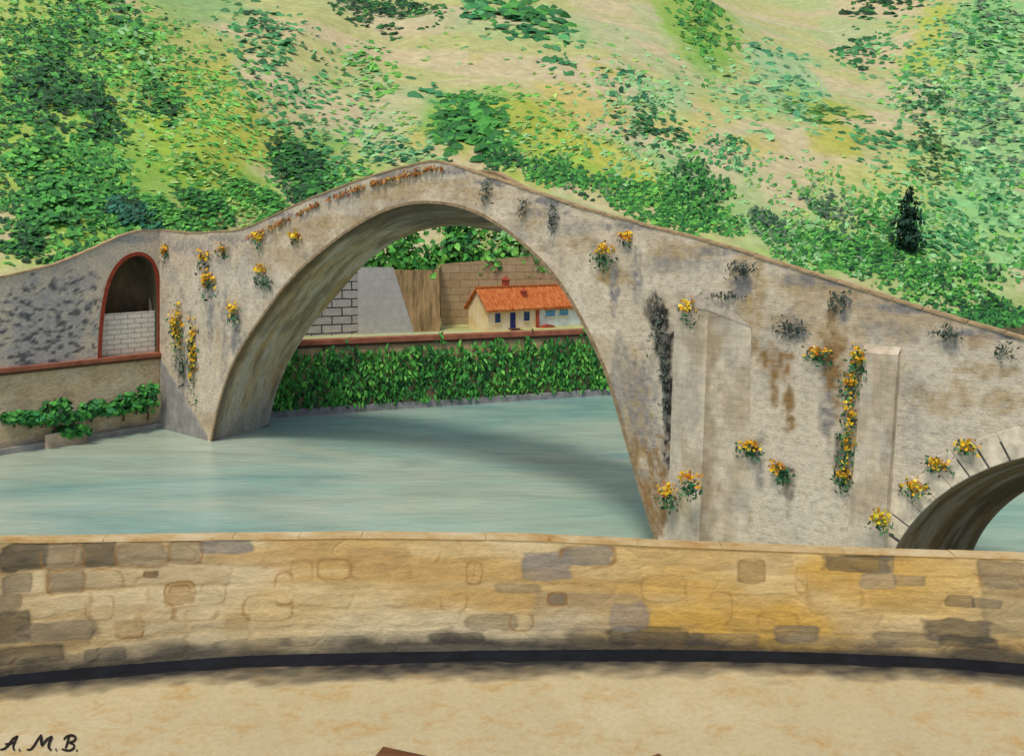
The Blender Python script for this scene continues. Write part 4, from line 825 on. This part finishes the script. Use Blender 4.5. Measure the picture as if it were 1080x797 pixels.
PX = np.repeat(Xp[:, None], NR, 1); PY = np.repeat(Dp[:, None], NR, 1); PZ = RZ-.02+(Ztop-RZ+.02)[:, None]*r[None]; PXP = np.repeat(pxs[:, None], NR, 1)
hf = r[None]*np.ones_like(PX)
# irregular courses of field stones
zw = hf*5.2+(fbm(PX*1.1, hf*2, 141)-.5)*1.1; row = np.floor(zw).astype(int); fz = zw-row
sw = np.array([.62, .48, .36, .44, .55, .60, .5, .5])[np.clip(row+1, 0, 7)]
xw = PX/sw+hash2(row*7+3, row*0+5, 4)*9+(fbm(PX*1.7, hf*3+row*3.1, 142)-.5)*.9; ci = np.floor(xw).astype(int); fx = xw-ci
rnd = hash2(ci, row, 11); rnd2 = hash2(ci, row, 12); rnd3 = hash2(ci, row, 13)
ed = np.minimum(np.minimum(fx, 1-fx)*sw, np.minimum(fz, 1-fz)*.14); joint = sstep(.03, .004, ed+(fbm(PX*9, PZ*9, 143)-.5)*.03)
c = np.ones(PX.shape+(3,))*np.array((.70, .545, .275))
c = lerp(c, (.76, .66, .44), sstep(.45, .65, fbm(PX*.9, PZ*2, 144))*.7)
c = lerp(c, (.56, .33, .085), sstep(.48, .66, fbm(PX*.8+5, PZ*4.5, 145))*.55)
rich = sstep(560, 720, PXP)*sstep(1120, 900, PXP); c = lerp(c, (.70, .43, .085), rich*(.35+.5*sstep(.4, .62, fbm(PX*1.2, PZ*2.5, 146))))
leftd = sstep(330, 40, PXP); c = lerp(c, (.37, .275, .145), leftd*(.12+.45*sstep(.25, .8, rnd)))
c = lerp(c, (.39, .285, .155), sstep(.72, .8, rnd2)*.22)
c = lerp(c, (.19, .165, .125), sstep(.86, .9, rnd)*leftd*.8)
jm = joint*(.22+.6*leftd)*sstep(.45, .75, rnd3+leftd*.4)
c = lerp(c, (.46, .29, .11), jm*.5)
def pz_of(px, py): return CZ-(py-HZ)/F*float(np.interp(px, pxs, Dp))
def blot(px, py, rx, ry, colr, st, seed, hard=.07, p=6):
    global c
    D = float(np.interp(px, pxs, Dp)); x0 = (px-540)/F*D; z0 = pz_of(px, py); s_ = D/F
    d = (np.abs((PX-x0)/(rx*s_))**p+np.abs((PZ-z0)/(ry*s_))**p)**(1/p)
    nz = (fbm(PX*9+seed, PZ*14, seed, 4)-.5)*1.5
    e_ = sstep(.16, .02, np.abs(d+nz*.35-.96))*st*.35; m = sstep(1+hard, 1-hard, d+nz*.35)*st*(.62+.5*fbm(PX*5, PZ*16, seed+3, 3)); c = lerp(c, np.array(colr)*.55, np.clip(e_, 0, 1)*(colr[0] < .4)); c = lerp(c, colr, np.clip(m, 0, 1))
GS = (.105, .095, .072); GB = (.24, .205, .145); GL = (.30, .28, .255)
for b in [(25, 587, 23, 15, GS, .9), (105, 583, 17, 14, GS, .95), (68, 586, 20, 14, GB, .7), (150, 584, 26, 13, GB, .6), (195, 582, 17, 12, GB, .55), (240, 576, 27, 7, GL, .95), (18, 615, 14, 10, GS, .6), (70, 612, 18, 13, GB, .6), (14, 660, 16, 16, GS, .8),
          (10, 636, 12, 10, GB, .7), (60, 665, 40, 10, GB, .7), (30, 690, 34, 9, GS, .7), (110, 690, 20, 7, GB, .8), (160, 605, 8, 4, (.19, .12, .06), .9), (620, 586, 27, 11, GL, .9), (620, 586, 24, 8, (.34, .29, .20), .7), (577, 598, 26, 13, GL, .85), (572, 590, 20, 8, GL, .7),
          (588, 631, 10, 6, (.20, .145, .08), .9), (545, 620, 22, 5, GB, .6), (620, 645, 60, 20, GL, .35), (520, 655, 26, 9, GB, .6), (480, 672, 30, 6, GS, .7), (680, 670, 44, 10, GS, .75), (665, 650, 20, 14, GL, .6), (760, 674, 36, 7, GB, .7), (840, 668, 22, 9, GB, .8), (700, 672, 40, 6, GS, .6),
          (902, 594, 34, 9, GS, .8), (935, 593, 8, 10, GB, .8), (925, 612, 18, 9, GL, .6), (960, 612, 16, 6, GB, .7), (1012, 633, 14, 6, GS, .7), (1040, 636, 14, 5, GS, .7), (1010, 665, 34, 12, GS, .85), (960, 674, 34, 8, GB, .7), (1055, 605, 22, 14, GB, .7), (1060, 640, 24, 30, GB, .5), (1020, 676, 30, 6, GS, .8),
          (793, 602, 14, 12, (.38, .26, .11), .8), (400, 588, 34, 12, (.52, .34, .15), .6), (450, 600, 50, 8, (.52, .35, .15), .4), (190, 625, 15, 12, (.45, .29, .11), .7), (137, 662, 14, 9, (.46, .31, .13), .6), (250, 655, 12, 9, (.50, .34, .14), .5),
          (340, 675, 44, 5, GB, .5), (270, 678, 40, 5, GB, .5), (560, 678, 50, 5, GB, .5), (880, 676, 60, 5, GB, .5)]:
    blot(*b, seed=int(b[0]) % 97+3)
def outl(px, py, rx, ry, st, seed, colr=(.36, .20, .065)):
    global c
    D = float(np.interp(px, pxs, Dp)); x0 = (px-540)/F*D; z0 = pz_of(px, py); s_ = D/F
    d = ((np.abs((PX-x0)/(rx*s_)))**3.5+(np.abs((PZ-z0)/(ry*s_)))**3.5)**(1/3.5)+(fbm(PX*5+seed, PZ*8, seed, 3)-.5)*.3
    m = sstep(1.5/min(rx, ry), .4/min(rx, ry), np.abs(d-1))*st*sstep(.30, .55, fbm(PX*5, PZ*7, seed+9, 3)); c = lerp(c, colr, np.clip(m, 0, 1))
for b in [(190, 625, 15, 12, .9), (190, 625, 10, 8, .7), (137, 662, 14, 10, .9), (250, 655, 13, 9, .9), (318, 606, 12, 16, .45), (352, 600, 18, 11, .5), (300, 620, 10, 18, .6), (283, 640, 24, 14, .5), (442, 580, 22, 14, .7), (500, 604, 8, 12, .6), (478, 632, 14, 12, .5), (400, 600, 30, 10, .4),
          (225, 625, 12, 12, .5), (205, 646, 22, 8, .5), (165, 645, 16, 10, .4), (105, 640, 14, 14, .5), (68, 586, 21, 14, .5), (150, 584, 26, 13, .6), (195, 582, 17, 12, .6), (70, 614, 18, 13, .6), (110, 612, 18, 12, .5), (620, 586, 28, 11, .8), (588, 631, 10, 7, .8), (550, 655, 12, 9, .6),
          (793, 602, 14, 13, .5), (760, 640, 12, 16, .4), (845, 610, 6, 14, .5), (1018, 612, 14, 8, .6), (1036, 602, 5, 12, .6), (880, 630, 26, 10, .4), (700, 620, 24, 14, .4), (820, 655, 20, 10, .4)]:
    outl(*b, seed=int(b[0]) % 89+5)
foot_dark = sstep(.16, .02, hf+(fbm(PX*2.2, PZ*3, 170)-.5)*.26+(fbm(PX*9, PZ*9, 171)-.5)*.06)
c = lerp(c, (.060, .055, .052), foot_dark*.85)  # wall colour darkens unevenly towards its foot
dep = -.005*(1-joint)*(.3+.9*rnd)*(.45+.55*leftd)-.006*fbm(PX*14, PZ*14, 150)
V = np.stack([PX, PY+dep, PZ], -1).reshape(-1, 3)-po
mesh_obj('wall_face', V, grid_faces(len(pxs), NR), m_attr('parapet_stone', .93, .78, 1.16, 7, (.6, 1, 2), .55, .02, 'Object', 60), par, c.reshape(-1, 3))
th = .075
mb = MB(); st_ = 6
q = N('tan_lip_stone', .9, .15); v_ = q.coord(scale=(.5, 1, 1)); n1 = q.noise(v_, 6, 7, .7)
q.bump(n1, .5, .02); M_LIP = q.col(q.ramp(n1, [(.34, (.40, .22, .07)), (.48, (.50, .36, .17)), (.62, (.60, .48, .29))]))
x_i = 0
while x_i < len(pxs)-1:                       # coping stones of uneven length
    x_j = min(len(pxs)-1, x_i+(random.randint(45, 110) if 118 < x_i < 1015 else 12)); ii = list(range(x_i, x_j+1, 3)); 
    if ii[-1] != x_j: ii.append(x_j)
    j = random.uniform(-.003, .003); lp = []
    for n_, i in enumerate(ii):
        sh = .0015 if n_ == 0 else (-.0015 if n_ == len(ii)-1 else 0); x = Xp[i]+sh
        lp.append([(x, Dp[i]-.012+j-po[1], Ztop[i]-.004-po[2]), (x, Dp[i]-.006+j-po[1], Ztop[i]+.012+j-po[2]), (x, Dp[i]+th-po[1], Ztop[i]+.016+j-po[2]), (x, Dp[i]+th-po[1], Ztop[i]-.02-po[2])])
    mb.loft(lp); x_i = x_j
mb.build('coping', M_LIP, par)
mb = MB(); idx = list(range(0, len(pxs), 8)); mb.loft([[(Xp[i], Dp[i]+.03-po[1], 0), (Xp[i], Dp[i]+.03-po[1], Ztop[i]-.015-po[2]), (Xp[i], Dp[i]+th-.02-po[1], Ztop[i]-.015-po[2]), (Xp[i], Dp[i]+th-.02-po[1], 0)] for i in idx]); mb.build('rear_face', M_COPING, par)

# shallow channel along the foot of the parapet, coloured near-black
q = N('pale_road_dust', .95, .12); v_ = q.coord()
n1 = q.noise(v_, 1.1, 7, .68, .4); n2 = q.noise(q.coord(scale=(1, 1.3, 1)), 4.6, 9, .8, .5); n3 = q.noise(v_, 26, 4, .7); n4 = q.noise(v_, 5, 6, .7)
rc = q.ramp(n1, [(.30, (.475, .40, .235)), (.55, (.525, .44, .255)), (.72, (.575, .50, .32))])
rc = q.mix(rc, (.47, .28, .085), q.ramp(n2, [(.50, 0), (.66, .75)]), 'MIX'); rc = q.mix(rc, q.ramp(n3, [(.3, .89), (.62, 1.04)]), 1); rc = q.mix(rc, (.30, .27, .22), q.ramp(n4, [(.66, 0), (.78, .45)]), 'MIX')
q.bump(n3, .35, .01); M_ROAD = q.col(rc)
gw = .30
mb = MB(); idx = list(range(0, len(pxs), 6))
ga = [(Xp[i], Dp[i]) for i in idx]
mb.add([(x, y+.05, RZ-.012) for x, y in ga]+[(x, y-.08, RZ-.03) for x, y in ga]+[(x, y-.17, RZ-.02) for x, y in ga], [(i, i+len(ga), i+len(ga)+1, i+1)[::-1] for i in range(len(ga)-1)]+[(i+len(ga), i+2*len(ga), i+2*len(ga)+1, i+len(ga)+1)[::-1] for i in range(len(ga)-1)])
gt = mb.build('foot_channel', m_plain('black_foot_channel', (.006, .008, .013), .5, 6, .75), None); tag(gt, kind='structure')
# road: fine strip next to the channel carries a fade to near-black in its colour
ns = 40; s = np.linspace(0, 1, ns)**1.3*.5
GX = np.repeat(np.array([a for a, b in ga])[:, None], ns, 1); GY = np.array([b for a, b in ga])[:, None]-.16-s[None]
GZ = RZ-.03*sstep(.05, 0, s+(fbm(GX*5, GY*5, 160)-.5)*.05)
edge_fade = sstep(.27, .03, s[None]+(fbm(GX*1.3, GY*5, 161)-.5)*.16+(fbm(GX*9, GY*14, 162)-.5)*.16)*.97*(.75+.25*sstep(.3, .5, fbm(GX*14, GY*20, 163))); edge_fade = np.clip(edge_fade, 0, 1)**.42
q2 = N('faded_road_edge', .95, .12)
# same dust as the road with the dark fade by attribute
for nd_ in (): pass
def road_mat():
    q = N('road_edge_dust', .95, .12); v_ = q.coord()
    n1 = q.noise(v_, 1.1, 7, .68, .4); n2 = q.noise(q.coord(scale=(1, 1.3, 1)), 4.6, 9, .8, .5); n3 = q.noise(v_, 26, 4, .7); n4 = q.noise(v_, 5, 6, .7)
    rc = q.ramp(n1, [(.30, (.475, .40, .235)), (.55, (.525, .44, .255)), (.72, (.575, .50, .32))])
    rc = q.mix(rc, (.47, .28, .085), q.ramp(n2, [(.50, 0), (.66, .75)]), 'MIX'); rc = q.mix(rc, q.ramp(n3, [(.3, .89), (.62, 1.04)]), 1); rc = q.mix(rc, (.30, .27, .22), q.ramp(n4, [(.66, 0), (.78, .45)]), 'MIX')
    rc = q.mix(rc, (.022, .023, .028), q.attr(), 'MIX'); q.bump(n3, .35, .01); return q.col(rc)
nG = len(ga)
V = np.stack([GX, GY, GZ], -1).reshape(-1, 3); Cs = np.repeat(edge_fade.reshape(-1, 1), 3, 1)
V2 = []; 
fine = grid_faces(nG, ns, flip=False)
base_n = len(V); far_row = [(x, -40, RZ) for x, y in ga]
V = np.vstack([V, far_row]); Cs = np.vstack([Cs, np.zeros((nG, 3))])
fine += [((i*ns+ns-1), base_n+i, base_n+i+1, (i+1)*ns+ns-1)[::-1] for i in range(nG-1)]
# outer skirts to the sides and the river face below
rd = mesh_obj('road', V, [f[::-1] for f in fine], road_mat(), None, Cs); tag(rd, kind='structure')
mb = MB(); mb.add([(Xp[i], Dp[i]+th-.02, RZ-.05) for i in idx]+[(Xp[i], Dp[i]+th+.4, -1) for i in idx], [(i, i+len(idx), i+len(idx)+1, i+1) for i in range(len(idx)-1)])
mb.add([(Xp[i], Dp[i]+th-.02, RZ-.05) for i in idx]+[(Xp[i], Dp[i]+.04, RZ-.06) for i in idx], [(i, i+len(idx), i+len(idx)+1, i+1) for i in range(len(idx)-1)])
rv = mb.build('river_wall', m_plain('river_wall_stone', (.36, .30, .22), .3, 1), None); tag(rv, 'tall stone river wall carrying the near road under the parapet', 'wall')
mb = MB(); X0, X1 = float(Xp[0]), float(Xp[-1])
mb.box(-200, X0, -40, float(Dp[0]), -1, RZ-.005); mb.box(X1, 200, -40, float(Dp[-1]), -1, RZ-.005); mb.box(-200, 200, -200, -40.01, -1, RZ-.005)
gb = mb.build('near_bank', M_ROAD, None); tag(gb, kind='structure')

# painted initials on the road
def ground(px, py): D = F*(2.84-.004)/(py-HZ); return Vector(((px-540)/F*D, D, RZ+.004))
sig = []
def ink(pts, w=2.6):
    p = np.array(pts, float); d = np.r_[0, np.cumsum(np.linalg.norm(np.diff(p, axis=0), axis=1))]; n = max(8, int(d[-1]/1.2))
    s = np.linspace(0, d[-1], n); q = np.stack([np.interp(s, d, p[:, i]) for i in range(2)], 1)
    for _ in range(2): q[1:-1] = q[1:-1]*.5+(q[:-2]+q[2:])*.25
    sig.append((q, w))
ink([(0, 790), (5, 789), (9, 785), (14, 778), (19, 775.5)], 2.6); ink([(18.5, 776), (15, 783), (13.5, 788), (15.5, 791)], 2.3); ink([(5, 784), (10, 784), (17, 782)], 1.9)
ink([(28, 790), (32, 790.5), (36, 786), (40, 779), (43, 775)], 2.2); ink([(43, 775), (43.5, 782), (44, 787)], 3.0); ink([(44, 787), (49, 780), (55, 776.5)], 2.0); ink([(55, 776.5), (51.5, 784), (51, 789), (54, 791)], 2.6)
ink([(73, 776), (71, 783), (69, 789)], 2.4); ink([(67, 780), (70, 776.5), (75, 775), (80, 777), (79, 781), (73, 783)], 2.2); ink([(73, 783), (78, 784), (78.5, 788), (74, 791), (68, 790.5), (65, 789)], 2.3)
for x in (20.5, 59, 81): ink([(x-.8, 791), (x+.8, 791)], 2.4)
mb = MB()
for q_, w in sig:
    n = len(q_); L_, R_ = [], []
    for i in range(n):
        d = q_[min(i+1, n-1)]-q_[max(i-1, 0)]; d = d/(np.linalg.norm(d)+1e-6); nn = np.array((-d[1], d[0]))*w*.5*(.75+.35*math.sin(math.pi*i/(n-1)))
        L_.append(ground(*(q_[i]+nn))); R_.append(ground(*(q_[i]-nn)))
    dz = Vector((0, 0, .0015*(len(mb.v) % 5)))
    mb.add([v+dz for v in L_]+[v+dz for v in R_], [(i, i+1, n+i+1, n+i) for i in range(n-1)])
so = mb.build('painted_initials', N('black_ink', .5, .3).col((.012, .009, .008)), None); tag(so, 'black handwritten initials A. M. B. painted on the pale road', 'lettering')

# wooden easel clip, added as a batten on the road at the very front
mb = MB(); a, b = ground(404, 791), ground(455, 802); d = (b-a).normalized(); s_ = Vector((-d.y, d.x, 0))
M4 = Matrix(((d.x, s_.x, 0, a.x), (d.y, s_.y, 0, a.y), (0, 0, 1, RZ), (0, 0, 0, 1)))
mb.box(0, .9, -.16, 0, .004, .03, M4)
bo = mb.build('easel_clip', m_plain('varnished_brown_wood', (.15, .060, .022), .45, 12, .5, (.4, 3, 3)), None, .006); tag(bo, 'brown easel clip built as a short wooden batten at the front edge', 'easel clip')

mb = MB(); a, b = ground(678, 804.5), ground(694, 798.5); d = (b-a).normalized(); s_ = Vector((-d.y, d.x, 0))
M4 = Matrix(((d.x, s_.x, 0, a.x), (d.y, s_.y, 0, a.y), (0, 0, 1, RZ), (0, 0, 0, 1)))
mb.box(0, .11, -.5, 0, .004, .03, M4)
bo2 = mb.build('easel_clip', bo.data.materials[0], None, .006); tag(bo2, 'dark wooden easel end built as a batten, barely showing right of the middle', 'easel clip')
